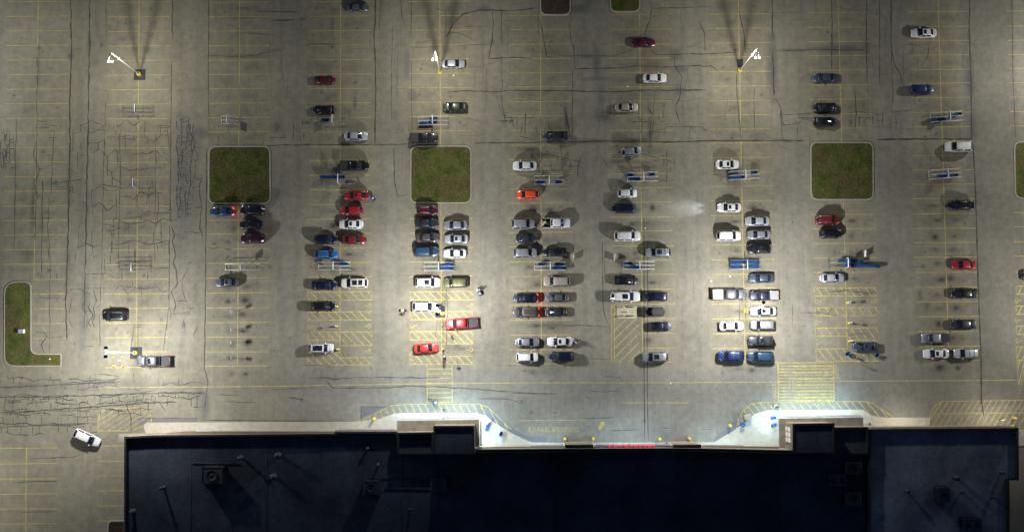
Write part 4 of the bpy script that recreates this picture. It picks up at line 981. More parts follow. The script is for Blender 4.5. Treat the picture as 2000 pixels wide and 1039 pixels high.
    if kind == 'jeep':
        q = MB(); y = MB()
        ring = lambda rr, xx: [(xx, .12+rr*math.cos(k*.3927), 1.02+rr*math.sin(k*.3927)) for k in range(16)]
        q.add(ring(.37, -hl-.02)+ring(.38, -hl-.18)+ring(.30, -hl-.22)+ring(.12, -hl-.2), [[a*16+k, a*16+(k+1) % 16, (a+1)*16+(k+1) % 16, (a+1)*16+k] for a in range(3) for k in range(16)]+[list(range(48, 64))], 0, True)
        parts['spare_wheel'] = q
        for i, sy in enumerate((1, -1)):
            q = MB(); q.box((hl-.62, sy*.80, .90), (1.15, .34, .06), 0, 0, 1, .02); parts['fender'+('' if i == 0 else '2')] = q
        parts['soft_top'] = patch(1.0, 2.05, -.98, .98, .016, 6, 6)
    mats = {'body': 1, 'wheel': 2}
    out = {}
    for nm, q in parts.items():
        base = nm.rstrip('0123456789'); k = 2 if base == 'wheel' else 1
        me = q.mesh(kind+'_'+base, [M['trim']]*k); recalc(me); out[nm] = (base, me)
    CARM[kind] = out; return out
KINDWORD = {'sedan': 'sedan', 'coupe': 'sedan', 'hatch': 'hatchback', 'suv': 'suv', 'van': 'minivan', 'pickup': 'pickup', 'jeep': 'off-roader'}
def setmat(o, i, m): o.material_slots[i].link = 'OBJECT'; o.material_slots[i].material = m
def vehicle(label, kind, colour, px, py, length, ang, extra='', group='parked cars in the lot'):
    K = car_meshes(kind); s = SPEC[kind]
    c = at(px, py, .75)
    t = thing('parked_car' if kind not in ('pickup', 'van') else {'pickup': 'pickup_truck', 'van': 'minivan'}[kind], label, KINDWORD[kind], (c.x, c.y, 0.008), R(ang+.4), group)
    f = length*.1/s['L']; t.scale = (f, min(1.08, max(.94, .55+.45*f)), min(1.06, max(.94, f)))
    want = ['body', 'windshield', 'rear_window', 'side_window', 'side_window2', 'wheel', 'wheel2', 'wheel3', 'wheel4', 'headlight', 'headlight2', 'taillight', 'taillight2', 'mirror', 'mirror2', 'wiper', 'grille', 'cowl']
    ex = extra.split()
    if 'roof' in ex: want += ['sunroof']
    if 'two' in ex: want += ['sunroof', 'rear_sunroof']
    if 'pano' in ex: want += ['roof_panel']
    if 'rails' in ex: want += ['roof_rail', 'roof_rail2']
    if 'bars' in ex: want += ['roof_bar', 'roof_bar2']
    if kind == 'pickup': want += ['bed_cover'] if 'cover' in ex or 'tancover' in ex else ['bed_liner']
    if kind == 'jeep': want += ['spare_wheel', 'fender', 'fender2']+(['soft_top'] if 'soft' in ex else [])
    for nm in want:
        base, me = K[nm]; o = link(base, me, t)
        m = {'body': PAINT[colour], 'mirror': PAINT[colour], 'windshield': M['glass'], 'rear_window': M['glass'], 'side_window': M['glass'], 'sunroof': M['glass'], 'rear_sunroof': M['glass'], 'roof_panel': M['glass'],
             'headlight': M['headlight_on' if 'head' in ex else 'headlight'], 'taillight': M['taillight_on' if 'brake' in ex else 'taillight'], 'roof_rail': M['metal'], 'roof_bar': M['chrome'], 'bed_liner': M['bedliner'],
             'bed_cover': M['tan_cover' if 'tancover' in ex else 'tonneau' if 'greycover' in ex else 'bedliner'], 'soft_top': M['softtop'], 'wheel': M['tyre']}.get(base, M['trim'])
        if 'darktop' in ex and base == 'roof_panel': m = M['trim']
        setmat(o, 0, m)
        if base == 'wheel': setmat(o, 1, M['rim'])
        if base == 'headlight' and 'head' in ex:
            ld = bpy.data.lights.new('headlight_beam', 'SPOT'); ld.energy = 8000; ld.color = (.72, .86, 1); ld.spot_size = R(36); ld.spot_blend = 1.0; ld.shadow_soft_size = .06
            lo = link('headlight_beam', ld, o); lo.location = (s['L']/2+.06, .55 if nm == 'headlight' else -.55, .72); lo.rotation_euler = (R(90+1.0), 0, R(-90))
        if base == 'taillight' and 'brake' in ex:
            ld = bpy.data.lights.new('brake_glow', 'POINT'); ld.energy = 7; ld.color = (1, .04, .02); ld.shadow_soft_size = .12
            lo = link('brake_glow', ld, o); lo.location = (-s['L']/2-.25, .6 if nm == 'taillight' else -.6, .75)
    if 'trunk' in ex:
        q = MB(); q.box((-2.02, 0, 1.38), (.08, 1.3, .62), 0, 0, .9, .03); o = q.build('trunk_lid', M['trim'], t); setmat(o, 0, PAINT[colour])
    if 'ladder' in ex:
        q = MB()
        for y in (-.3, .3): q.tube([(-2.6, y, zz) for zz in (1.0, 1.3)], .03)
        q.build('rack', M['metal'], t)
    return t
V = vehicle
# ---- top of the lot
V('silver grey sedan at the very top edge of the photo, left of centre', 'sedan', 'grey', 698, 15, 43, 0)
V('dark red sedan two bays above a black car in the upper left', 'sedan', 'dark_red', 634.5, 157, 42, 0)
V('black sedan just above the small corral, two bays below a dark red sedan', 'sedan', 'black', 632, 215, 45, 180)
V('silver sedan just above the long seam, between the corral and the black pickup', 'sedan', 'pale_silver', 695, 266, 47, 0)
V('pale silver sedan right beside the yellow base of the upper middle lamp post', 'sedan', 'pale_silver', 885, 125, 47, 0)
V('dark green sedan below the upper middle lamp post, above a cart corral', 'sedan', 'green', 888, 209, 48, 180)
V('black pickup parked along the upper edge of a square lawn island', 'pickup', 'black', 828, 270, 56, 0, 'cover')
V('deep red sedan alone near the top of the lot below the cut off lawn island', 'sedan', 'dark_red', 1257, 84, 46, 0)
V('white sedan with a plain roof alone in the upper right, under the deep red one', 'sedan', 'white', 1278.5, 153, 48, 0)
V('tan sedan two bays below the plain white one, upper right of centre', 'sedan', 'tan', 1223.5, 210, 46, 0)
V('white sedan with a sunroof alone near the top right corner', 'sedan', 'white', 1804, 65, 51, 180, 'roof')
V('dark blue hatchback alone in the top right rows, above the corral of blue carts', 'hatch', 'blue', 1801, 175, 46, 0)
V('blue grey sedan, topmost of three dark cars in one column above the right lawn island', 'sedan', 'slate', 1610, 153, 49, 180)
V('black sedan with a sunroof, middle of three dark cars above the right lawn island', 'sedan', 'black', 1610, 210, 47, 180, 'roof')
V('glossy black sedan, lowest of three dark cars above the right lawn island', 'sedan', 'black', 1611, 238, 47, 0)
# ---- second band
V('black pickup with a covered bed above the corral of bright blue carts', 'pickup', 'black', 692, 324, 57, 0, 'cover')
V('dark slate sedan just above the long seam in the upper centre', 'sedan', 'dark_grey', 1085, 266, 50, 180)
V('silver hatchback parked at a slant below the long seam', 'hatch', 'silver', 1233, 296, 40, 8)
V('white sedan with a plain roof above the orange hatchback', 'sedan', 'white', 1025, 324, 48, 180)
V('white sedan with a sunroof beside a slanted cart corral, topmost car of its column', 'sedan', 'white', 1420.5, 321.5, 47, 0, 'roof')
V('long white suv near the right kerb line, above a slanted corral', 'suv', 'white', 1871.5, 287, 54, 180, 'rails')
V('red sedan with its trunk lid up and a person behind it', 'sedan', 'red', 696, 382, 48, 180, 'trunk roof')
V('red hatchback between the red sedan with open trunk and a white sedan', 'hatch', 'red', 688, 411, 45, 180)
V('white sedan with a sunroof between two red cars', 'sedan', 'white', 686, 438, 48, 180, 'roof')
V('deep red sedan below the white sedan, nose beside a dark blue suv', 'sedan', 'rust_red', 691.5, 468, 48, 0)
V('dark blue suv, nose to tail with a deep red sedan', 'suv', 'navy', 636, 467.5, 46, 0)
V('bright blue small suv below the dark blue one', 'hatch', 'bright_blue', 637.5, 496.5, 44, 0, 'rails')
V('dark blue coupe with glowing tail lights at the lower left corner of a lawn island', 'coupe', 'steel_blue', 433.5, 413.5, 47, 180, 'brake')
V('black suv directly below the west lawn island, topmost of three black cars', 'suv', 'black', 493.5, 411, 49, 180)
V('black sedan in the middle of three dark cars below the west lawn island', 'sedan', 'black', 490.5, 438.5, 46, 180)
V('maroon black suv, lowest of three dark cars below the west lawn island', 'suv', 'maroon', 494.5, 466, 48, 180)
V('red hatchback right below the lawn island, first of a tight row of four', 'hatch', 'dark_red', 834.5, 411.5, 42, 0, 'rails')
V('black sedan under the red hatchback, second of a tight row of four', 'sedan', 'dark_grey', 833.5, 436.5, 46, 0)
V('brown grey sedan, third of a tight row of four below the lawn island', 'sedan', 'brown_grey', 835.5, 464, 46, 0)
V('steel blue wagon, lowest of a tight row of four just above a corral', 'suv', 'steel_blue', 832.5, 491.5, 49, 0)
V('silver sedan with a plain roof, uppermost of three pale cars beside the yellow centre line', 'sedan', 'silver', 890, 440, 47, 180)
V('pale silver sedan with a sunroof, middle of three pale cars beside the yellow centre line', 'sedan', 'pale_silver', 891.5, 467, 47, 180, 'roof')
V('white coupe with a rounded back, lowest of three pale cars beside the yellow centre line', 'coupe', 'white', 888.5, 495, 45, 180)
V('orange hatchback, the only orange car of the lot', 'hatch', 'orange', 1031, 380.5, 43, 180)
V('silver suv next to the tail of the white pickup', 'suv', 'silver', 1021.5, 437.5, 46, 0, 'rails')
V('white pickup with an open dark bed', 'pickup', 'white', 1085.5, 436, 56, 0)
V('dark grey sedan squeezed between two silver suvs', 'sedan', 'dark_grey', 1028.5, 465, 42, 0)
V('silver suv just above the corral next to a black sedan', 'suv', 'silver', 1025.5, 494, 46, 0, 'rails')
V('black sedan above the middle corral next to the lower silver suv', 'sedan', 'black', 1083.5, 492, 46, 180)
V('short white hatchback above the navy minivan', 'hatch', 'white', 1225, 377.5, 38, 0)
V('navy minivan directly below the short white hatchback', 'van', 'navy', 1219, 407.5, 48, 180)
V('long white suv alone below the navy minivan, casting a long shadow to the left', 'suv', 'white', 1225, 461.5, 52, 0, 'rails')
V('silver suv with roof bars and a sunroof just above a corral', 'suv', 'silver', 1285.5, 493.5, 50, 180, 'roof bars')
V('white sedan with a sunroof and its headlights lit', 'sedan', 'white', 1424.5, 405.5, 47, 180, 'roof head')
V('white suv below the white sedan with lit headlights', 'suv', 'white', 1422.5, 461, 49, 0, 'rails')
V('pale silver sedan above a darker silver one, to the right of the white suv', 'sedan', 'pale_silver', 1479, 432, 48, 180)
V('grey silver sedan between a silver sedan and a black suv', 'sedan', 'silver', 1482.5, 458.5, 46, 180)
V('black suv just above the corral full of blue carts on the right', 'suv', 'black', 1482.5, 486, 46, 180, 'roof')
V('rust red suv just below the right lawn island', 'suv', 'rust_red', 1616, 429.5, 48, 0, 'rails')
V('small black suv under the rust red one', 'hatch', 'black', 1622, 456.5, 44, 0)
V('black sedan with a pale stripe of light alone by the right kerb line', 'sedan', 'black', 1876.5, 401, 52, 180)
# ---- lower left
V('dark grey sedan with a sunroof alone below the west corral', 'sedan', 'grey', 444, 551.5, 46, 180, 'roof')
V('black suv alone above the lower left lamp post', 'suv', 'black', 225.5, 617, 49, 180, 'rails')
V('grey pickup with an open bed under the lower left lamp post', 'pickup', 'grey', 301, 705, 65, 180, 'roof')
# ---- right column
V('bright red sedan by the right kerb line', 'sedan', 'red', 1882.5, 517.5, 46, 180)
V('silver sedan next to the long row of blue carts', 'sedan', 'pale_silver', 1624.5, 543, 49, 0)
V('black sedan by the right kerb line, below the bright red one', 'sedan', 'black', 1883.5, 573, 51, 180)
V('dark grey sedan by the right kerb line, below the black one', 'sedan', 'dark_grey', 1881, 633, 51, 180)
V('silver pickup with a black bed cover near the right kerb line', 'pickup', 'silver', 1827, 660, 55, 180, 'cover')
V('white sedan with a sunroof in the lowest bay of the right column', 'sedan', 'white', 1828, 690.5, 50, 180, 'roof')
V('pale silver suv with roof panels, last car of the right column', 'suv', 'pale_silver', 1887, 690, 49, 180, 'bars')
V('slate blue sedan with a sunroof in the right accessible bays', 'sedan', 'slate', 1689.5, 677, 48, 180, 'roof')
V('black sedan cut by the right edge of the photo', 'sedan', 'black', 2019, 538, 48, 180)
# ---- accessible bays left
V('black sedan with red tail lights, nose to nose with a cream suv', 'sedan', 'navy', 633.5, 557, 50, 0)
V('cream suv with two glass roof panels', 'suv', 'cream', 693, 553, 53, 180, 'two')
V('black suv in the accessible bays facing a yellow bollard', 'suv', 'black', 631.5, 598, 49, 0)
V('white suv with a large glass roof in the accessible bays', 'suv', 'white', 627.5, 680, 48, 0, 'pano')
V('white suv with a small sunroof, nose to nose with an olive suv', 'suv', 'white', 835.5, 552, 50, 0, 'roof rails')
V('olive green suv with two roof bars', 'suv', 'olive', 890.5, 552.5, 48, 180, 'bars')
V('white wagon under the lamp post in the left accessible bays', 'hatch', 'white', 829.5, 599, 50, 0)
V('red pickup with an open grey bed', 'pickup', 'red', 902, 631.5, 64, 184)
V('bright red sedan parked askew in the lowest accessible bay', 'sedan', 'bright_red', 832, 679.5, 48, 4)
# ---- centre rows
V('tan suv casting a long shadow to the right, below the middle corral', 'suv', 'tan', 1087.5, 550, 52, 180, 'rails')
V('navy sedan with lit red brake lights', 'sedan', 'navy', 1027, 582, 48, 180, 'brake')
V('grey sedan behind the brake lights of the navy sedan', 'sedan', 'grey', 1088, 581, 46, 180)
V('grey suv with red light on the ground behind it', 'suv', 'brown_grey', 1027, 609.5, 52, 180, 'brake rails')
V('dark green grey sedan behind the grey suv', 'sedan', 'dark_grey', 1086, 609, 43, 180)
V('silver grey sedan, nose to nose with the white sedan that has a person behind it', 'sedan', 'silver', 1029.5, 668, 47, 0)
V('white sedan with a sunroof and a person with a cart behind it', 'sedan', 'white', 1093.5, 667, 50, 180, 'roof')
V('white suv in the lowest bay of the centre column', 'suv', 'white', 1029.5, 697.5, 43, 0, 'rails')
V('navy black minivan in the lowest bay of the centre column', 'van', 'navy', 1096.5, 696, 49, 180)
V('black sedan just below the corral, above a big white suv', 'sedan', 'black', 1223, 547, 48, 0)
V('big white suv with a sunroof above the pale concrete pad', 'suv', 'white', 1221, 579.5, 58, 0, 'roof')
V('navy blue minivan behind the big white suv', 'van', 'navy', 1280.5, 579, 46, 180)
V('dark grey boxy off-roader with a spare wheel beside the pale concrete pad', 'jeep', 'black', 1277.5, 609, 37, 180, 'soft')
V('dark blue sedan with bright glints under the boxy off-roader', 'sedan', 'navy', 1290, 637, 42, 0)
V('silver suv with a sunroof in the lowest bay beside the hatched loading bay', 'suv', 'silver', 1280, 697, 50, 180, 'roof')
# ---- right of centre
V('dark blue grey sedan with a plain roof below the corral full of blue carts', 'sedan', 'slate', 1487.5, 543, 49, 180)
V('grey pickup with a tan bed cover and red tail lights', 'pickup', 'grey', 1424, 575, 68, 0, 'tancover')
V('dark pickup with a grey bed cover facing the grey pickup', 'pickup', 'navy', 1492.5, 577, 57, 180, 'cover greycover')
V('pale silver sedan half hidden under the head of the right lamp post', 'sedan', 'pale_silver', 1491, 608, 51, 180)
V('brilliant white sedan to the lower left of the right lamp post', 'sedan', 'white', 1428.5, 636.5, 48, 0)
V('silver suv under the pale sedan by the right lamp post', 'suv', 'silver', 1489.5, 634.5, 48, 180)
V('black boxy off-roader between a silver suv and a blue suv', 'jeep', 'dark_grey', 1485, 665.5, 48, 180, 'roof')
V('blue suv with roof rails, left one of the two blue cars in the lowest bays', 'suv', 'blue', 1427.5, 695, 52, 180, 'bars')
V('blue suv, right one of the two blue cars in the lowest bays', 'suv', 'steel_blue', 1485, 696, 51, 180)
V('white hatchback driving at a slant left of the store', 'hatch', 'white', 170, 854.5, 55, -24, '', 'parked cars in the lot')
# ================================================================== CART CORRALS AND CARTS
def cart_mesh():
    q = MB()
    # tapered basket: floor, rim and four thin walls
    b = [(-.38, -.22, .48), (.36, -.19, .52), (.36, .19, .52), (-.38, .22, .48)]; r = [(-.44, -.29, .98), (.46, -.24, .92), (.46, .24, .92), (-.44, .29, .98)]
    i = [(x*.94, y*.92, z) for x, y, z in r]; fl = [(x*.95, y*.92, z+.02) for x, y, z in b]
    P = b+r+i+fl; F = [(3, 2, 1, 0)]
    for a in range(3):
        for k in range(4): F.append((a*4+k, a*4+(k+1) % 4, (a+1)*4+(k+1) % 4, (a+1)*4+k))
    F.append((12, 13, 14, 15)); q.add(P, F, 0)
    q.box((-.30, 0, .84), (.10, .46, .22), 0)                             # child seat flap
    q.tube([(-.44, -.27, 1.0), (-.56, -.25, 1.05), (-.56, .25, 1.05), (-.44, .27, 1.0)], .022, 0, 5)
    for s in (-1, 1):
        q.tube([(-.42, s*.24, .95), (-.40, s*.24, .30), (-.44, s*.25, .13)], .016, 1, 5); q.tube([(-.42, s*.25, .20), (.42, s*.19, .20)], .016, 1, 5)
        for x, y in ((-.44, .25), (.44, .19)): q.box((x, s*y, .065), (.13, .03, .13), 2)
    q.add([(-.4, -.2, .22), (.4, -.17, .22), (.4, .17, .22), (-.4, .2, .22)], [(0, 1, 2, 3)], 1)
    me = q.mesh('shopping_cart', [M['blue'], M['dull_metal'], M['tyre']]); recalc(me); return me
CART = cart_mesh()
def cart(x, y, rz, label, group='shopping carts of the lot'):
    o = link('shopping_cart', CART); o.location = (x, y, .008); o.rotation_euler = (0, 0, rz); return tag(o, label, 'shopping cart', group)
def corral(px, py, length, width, label, ang=0.0, metal='metal', lanes=3, carts=(), clabel='', board=None, sign=True):
    """rails along x; carts is a list of (lane, start, count) in metres along the lane"""
    c = at(px, py); t = thing('cart_corral', label, 'cart corral', c, R(ang+.4), 'cart corrals between the stalls')
    L, W = length/2, width/2
    ys = [W-i*2*W/(lanes-1) for i in range(lanes)]
    for y in ys:
        r = MB(); r.tube([(-L, y, .05), (-L, y, .98), (-L+.12, y, 1.06), (L-.12, y, 1.06), (L, y, .98), (L, y, .05)], .036, 0, 6); r.tube([(-L, y, .55), (L, y, .55)], .028, 0, 5)
        for x in (-L/3, L/3): r.tube([(x, y, .02), (x, y, 1.05)], .028, 0, 5)
        r.build('rail', M[metal], t)
    e = MB()
    for x in (-L, L) if False else (-L,): e.tube([(x, W, .12), (x, -W, .12)], .04, 0, 5)
    e.build('end_bar', M[metal], t)
    if sign:
        g = MB(); g.tube([(0, W, .05), (0, W, 2.25)], .04, 0, 6); g.tube([(0, -W, .05), (0, -W, 2.25)], .04, 0, 6); g.tube([(0, W, 2.25), (0, -W, 2.25)], .05, 0, 6); g.build('gantry', M['white_metal'], t)
        s = MB(); s.box((0, 0, 1.86), (.06, 2*W-.12, .62), 0); s.box((0, 0, 2.19), (.16, 2*W-.1, .06), 1); s.build('sign_board', [M['sign_blue'], M['sign_white']], t)
    if board:
        pass
    a = R(ang+.4); n = 0
    for lane, x0, cnt in carts:
        y = (ys[lane]+ys[lane+1])/2; many = len([q for q in carts if q[0] == lane]) > 1
        side = ('' if lanes < 3 or len(carts) < 2 else ('upper lane ' if lane == 0 else 'lower lane '))+(('right row ' if x0 > -.9 else 'left row ') if many else '')
        for k in range(cnt):
            x = x0+k*.30; yy = y+rnd.uniform(-.04, .04)
            cart(c.x+x*math.cos(a)-yy*math.sin(a), c.y+x*math.sin(a)+yy*math.cos(a), a+rnd.uniform(-.05, .05), (ORD[k] if cnt > 1 else 'only')+' blue cart from the left, '+(side+'of ' if side else 'in ')+clabel.split(' nested in ', 1)[-1], 'carts nested '+clabel.split(' nested ', 1)[-1])
    return t
ORD = 'first second third fourth fifth sixth seventh eighth ninth tenth eleventh twelfth thirteenth fourteenth fifteenth sixteenth seventeenth eighteenth nineteenth twentieth twenty-first twenty-second'.split()
NC = 'blue shopping cart nested '
corral(270.5, 216.5, 6.0, 1.6, 'dim cart corral below the upper left lamp post', 0, 'dull_metal', 3)
corral(449, 236.5, 3.2, 1.5, 'short pale cart corral above the west lawn island', 0, 'metal', 3)
corral(652, 236.5, 5.8, 1.6, 'dim cart corral touching the black sedan in the upper part of the lot', 0, 'dull_metal', 2, [(0, -1.8, 3)], NC+'in dim corral below black sedan')
corral(846, 238, 6.0, 1.7, 'cart corral with three bright rails above the black pickup', 1, 'rail_white', 3, [(1, -2.2, 6), (0, -.2, 3)], NC+'in corral above black pickup')
corral(1847, 230, 6.2, 1.8, 'cart corral slanting a little with one long row of dark blue carts, top right', 3, 'rail_white', 3, [(1, -2.9, 8), (0, 2.1, 2)], NC+'in the top right corral')
corral(267, 360, 6.2, 1.6, 'almost empty dim corral in the cracked western stalls, upper of two', 0, 'dull_metal', 3)
corral(663, 352, 6.2, 1.8, 'dark railed corral with a row of bright blue carts sticking out at its left', 0, 'dull_metal', 3, [(0, -3.2, 9), (0, .4, 2)], NC+'in corral below covered black pickup')
corral(1072, 353, 5.6, 1.7, 'pale corral between the white sedan and the orange hatchback', 0, 'metal', 3, [(1, -2.0, 3), (1, 1.7, 2)], NC+'in corral above orange hatchback')
corral(1254.5, 347, 6.0, 1.7, 'corral with white rails above the short white hatchback', 1, 'rail_white', 3, [(1, -2.2, 5), (0, 1.6, 2), (0, -2.7, 2)], NC+'in corral above short white hatchback')
corral(1451.5, 343.5, 6.0, 1.6, 'slanted corral with white rails below the topmost white sedan', 3, 'rail_white', 3, [(1, -2.8, 9), (0, 1.9, 2)], NC+'in slanted corral below white sedan')
corral(1843, 341, 6.0, 1.7, 'slanted corral with white rails near the right kerb line', 4, 'rail_white', 3, [(1, -1.0, 4), (1, 1.1, 4)], NC+'in slanted corral near kerb line')
corral(264, 523.5, 6.2, 1.6, 'almost empty dim corral in the cracked western stalls, lower of two', 0, 'dull_metal', 3)
corral(475, 522, 6.8, 1.2, 'corral with thin rails above the lone dark grey sedan', 0, 'metal', 2)
corral(654, 520, 6.4, 1.5, 'corral below the bright blue small suv', 0, 'metal', 3, [(0, 1.4, 4)], NC+'in corral below bright blue suv')
corral(858, 521, 6.0, 1.6, 'corral with bright rails below the steel blue wagon', 0, 'rail_white', 3, [(1, .2, 8), (0, 1.5, 4)], NC+'in corral below steel blue wagon')
corral(1074, 520.5, 6.0, 1.5, 'corral between the black sedan and the tan suv', 0, 'rail_white', 3, [(0, -1.9, 2), (1, .9, 7), (0, 1.4, 4)], NC+'in corral above tan suv', (5.2, 2.2))
corral(1247, 519, 6.0, 1.5, 'corral above the black sedan and the big white suv', 0, 'rail_white', 3, [(0, -2.6, 4), (1, -1.4, 6)], NC+'in corral above big white suv', (-5.4, 2.0))
corral(1455, 517.5, 6.0, 1.8, 'corral crammed with blue carts in both lanes', 0, 'metal', 3, [(0, -2.6, 8), (1, -2.6, 6), (0, .4, 7), (1, .6, 6)], NC+'in the crammed corral')
corral(1650, 514.5, 6.4, 1.8, 'overfull corral with a long tail of blue carts reaching out to the right', -2, 'dull_metal', 3, [(0, -1.0, 14), (1, .2, 21)], NC+'in overfull long tailed corral', (4.0, 2.4))
def loose_cart(px, py, ang, label): c = at(px, py, .7); cart(c.x, c.y, R(ang), label)
loose_cart(1655.5, 690.5, 200, 'loose blue cart left standing beside a yellow line near the slate blue sedan')
loose_cart(1712.5, 693.5, 20, 'loose blue cart behind the slate blue sedan in a shadow')
loose_cart(954, 830, 40, 'blue cart on the bright walk at the left entrance, near a person')
loose_cart(951, 836, 75, 'second blue cart on the bright walk at the left entrance, lower one')
loose_cart(978.5, 847, 70, 'blue cart standing alone on the grey walk right of the left entrance')
loose_cart(1511, 816, 10, 'blue cart at the left corner of the right entrance, upper of two')
loose_cart(1512, 830, 15, 'blue cart at the left corner of the right entrance, lower of two')
loose_cart(850, 786.5, 20, 'cart pushed by a person on the left crosswalk')
loose_cart(867.5, 698, 80, 'cart pushed by a person in red below the bright red sedan')
loose_cart(937, 573, -62, 'cart with parcels pushed by a person right of the olive suv')
loose_cart(788, 606, 185, 'dark loaded cart pushed away from the white wagon')
loose_cart(1124.5, 668, 200, 'cart behind the white sedan with a sunroof in the centre column')
loose_cart(729, 388.5, -35, 'cart behind the red sedan with its trunk lid up')

for px, py, l in [(1119.5, 502.5, 'low white freestanding panel at the right of the corral above the tan suv'), (1200, 503.5, 'low white freestanding panel at the left of the corral above the black sedan'), (1688, 496, 'low white freestanding panel above the long tail of blue carts')]:
    t = thing('panel_stand', l, 'sign', at(px, py), R(-4), 'freestanding panels by the corrals')
    q = MB(); q.box((0, 0, .62), (.05, 1.3, .85), 0, 0, 1, .01); q.build('panel', M['sign_white'], t)
    q = MB()
    for y in (-.55, .55): q.tube([(-.3, y, .03), (0, y, .2), (.3, y, .03)], .03)
    q.build('feet', M['dull_metal'], t)

# ================================================================== SIGN POSTS, BOLLARDS, BOXES
def bollard(px, py, label, h=1.05, r=.13, group='yellow bollards', z=0.0):
    t = thing('bollard', label, 'bollard', at(px, py, z), 0, group)
    b = MB(); b.lathe([(r*1.15, 0), (r, .05), (r, h-.08), (r*.8, h-.01), (r*.35, h+.03)]); b.build('post', M['yellow'], t)
    b = MB(); b.lathe([(r*1.03, h*.70), (r*1.03, h*.82)]); b.build('band', M['white_metal'], t)
BO = [(224, 697.5, 'yellow bollard, upper left of four round a small white post in the lower left bay'), (241, 696.5, 'yellow bollard, upper right of four round a small white post in the lower left bay'), (224, 714.5, 'yellow bollard, lower left of four round a small white post in the lower left bay'), (241.5, 714.5, 'yellow bollard, lower right of four round a small white post in the lower left bay'),
      (1218, 600, 'yellow bollard on the pale concrete pad, upper left of four'), (1236.5, 599.5, 'yellow bollard on the pale concrete pad, upper right of four'), (1218, 617, 'yellow bollard on the pale concrete pad, lower left of four'), (1236.5, 616.5, 'yellow bollard on the pale concrete pad, lower right of four')]
for x, y, l in BO: bollard(x, y, l)
for x, y, l in [(1103.5, 856.5, 'fat yellow post at the left foot of the left middle pier'), (1158.5, 856, 'fat yellow post at the right foot of the left middle pier'), (1288, 856.5, 'fat yellow post at the left foot of the right middle pier'), (1345.5, 856, 'fat yellow post at the right foot of the right middle pier'),
                (1425, 830.5, 'fat yellow post at the corner of the dark wedge left of the right entrance'), (731, 817.5, 'fat yellow post at the tip of the hatching left of the left entrance')]: bollard(x, y, l, 1.15, .27, 'fat yellow posts along the store front')
for x, y, l in [(1980, 816, 'yellow bollard by the right end of the store'), (1974, 831, 'yellow bollard against the wall at the right end of the store')]: bollard(x, y, l, 1.1, .24, 'fat yellow posts along the store front')
for x, y, l in [(235, 704.5, 'small white hydrant post in the middle of four yellow bollards'), (1226, 609, 'small white post in the middle of the pale concrete pad')]:
    t = thing('service_post', l, 'post', at(x, y), 0, 'white service posts'); b = MB(); b.lathe([(.16, 0), (.16, .08), (.10, .1), (.10, .75), (.13, .8), (.05, .92)]); b.build('post', M['white_metal'], t); b = MB(); b.box((.12, 0, .6), (.14, .1, .1)); b.build('nozzle', M['metal'], t)
t = thing('concrete_pad', 'pale square concrete pad with four yellow bollards beside the boxy off-roader', 'concrete pad', at(1224, 609.5)); b = MB(); b.box((0, 0, .04), (3.9, 2.5, .08), 0, 0, 1, .03); b.build('slab', M['pad'], t)
t = thing('utility_box', 'small pale grey box standing on the L shaped lawn', 'utility box', at(44, 647, .125)); b = MB(); b.box((0, 0, .35), (1.0, .75, .7), 0, 0, .97, .04); b.build('cabinet', M['white_metal'], t); b = MB(); b.box((0, 0, .74), (1.05, .8, .06), 0, 0, 1, .02); b.build('lid', M['metal'], t)
t = thing('storage_bin', 'beige box on the hatching left of the right entrance', 'box', at(1459.5, 813.5), R(18)); b = MB(); b.box((0, 0, .5), (1.3, .8, 1.0), 0, 0, 1, .05); b.build('body', M['white_metal'], t); b = MB(); b.box((0, 0, 1.03), (1.36, .86, .08), 0, 0, 1, .03); b.build('lid', M['concrete'], t)
t = thing('litter_bin', 'round blue bin beside the beige box at the right entrance', 'bin', at(1449.5, 828)); b = MB(); b.lathe([(.42, 0), (.46, .9), (.46, .95), (.3, 1.05), (.28, .95)]); b.build('body', M['sign_blue'], t)
t = thing('notice_panel', 'white tilted panel on the hatched island by the right end of the store', 'sign', at(1953.5, 819), R(15)); b = MB(); b.box((0, 0, 1.1), (.85, .06, .75), 0); b.build('panel', M['sign_white'], t); b = MB(); b.tube([(-.3, 0, 0), (-.3, 0, 1.2)], .03); b.tube([(.3, 0, 0), (.3, 0, 1.2)], .03); b.build('legs', M['dull_metal'], t)
for x, y, s, l in [(796, 834, .35, 'round bin at the front edge of the left canopy')]: pass
def sign_post(px, py, ang, label, group, kind='plate', base=True):
    t = thing('sign_post', label, 'sign', at(px, py), R(ang), group)
    if base:
        b = MB(); b.lathe([(.17, 0), (.17, .95), (.12, 1.05), (.04, 1.08)]); b.build('bollard_base', M['yellow'], t)
    p = MB(); p.lathe([(.035, 0), (.035, 2.35)], n=8); p.build('post', M['metal'], t)
    s = MB()
    if kind == 'plate': s.box((.05, 0, 2.05), (.03, .32, .48), 0); s.box((.07, 0, 2.05), (.012, .24, .24), 1)
    elif kind == 'wide': s.box((.05, 0, 1.95), (.04, .62, .62), 0); s.box((.072, 0, 2.02), (.012, .5, .3), 1)
    else:
        n = 8; P = [(x, .40*math.cos(k*.785+.3927), 2.0+.40*math.sin(k*.785+.3927)) for x in (.04, .07) for k in range(n)]
        s.add(P, [list(range(7, -1, -1)), list(range(8, 16))]+[[k, (k+1) % 8, 8+(k+1) % 8, 8+k] for k in range(8)], 0)
    s.build('sign_plate', [M['sign_red'] if kind == 'stop' else M['sign_white'], M['sign_blue']], t)
    return t
M['sign_red'] = plain('stop_sign_red', (.45, .02, .02), .5)
for i, (x, y) in enumerate([(457, 610), (457, 644.5), (457, 669.5), (457, 699)]):
    sign_post(x, y, 180, ('topmost', 'second', 'third', 'lowest')[i]+' of four reserved bay signs in the empty bays below the lone grey sedan', 'reserved bay signs', 'wide', False)
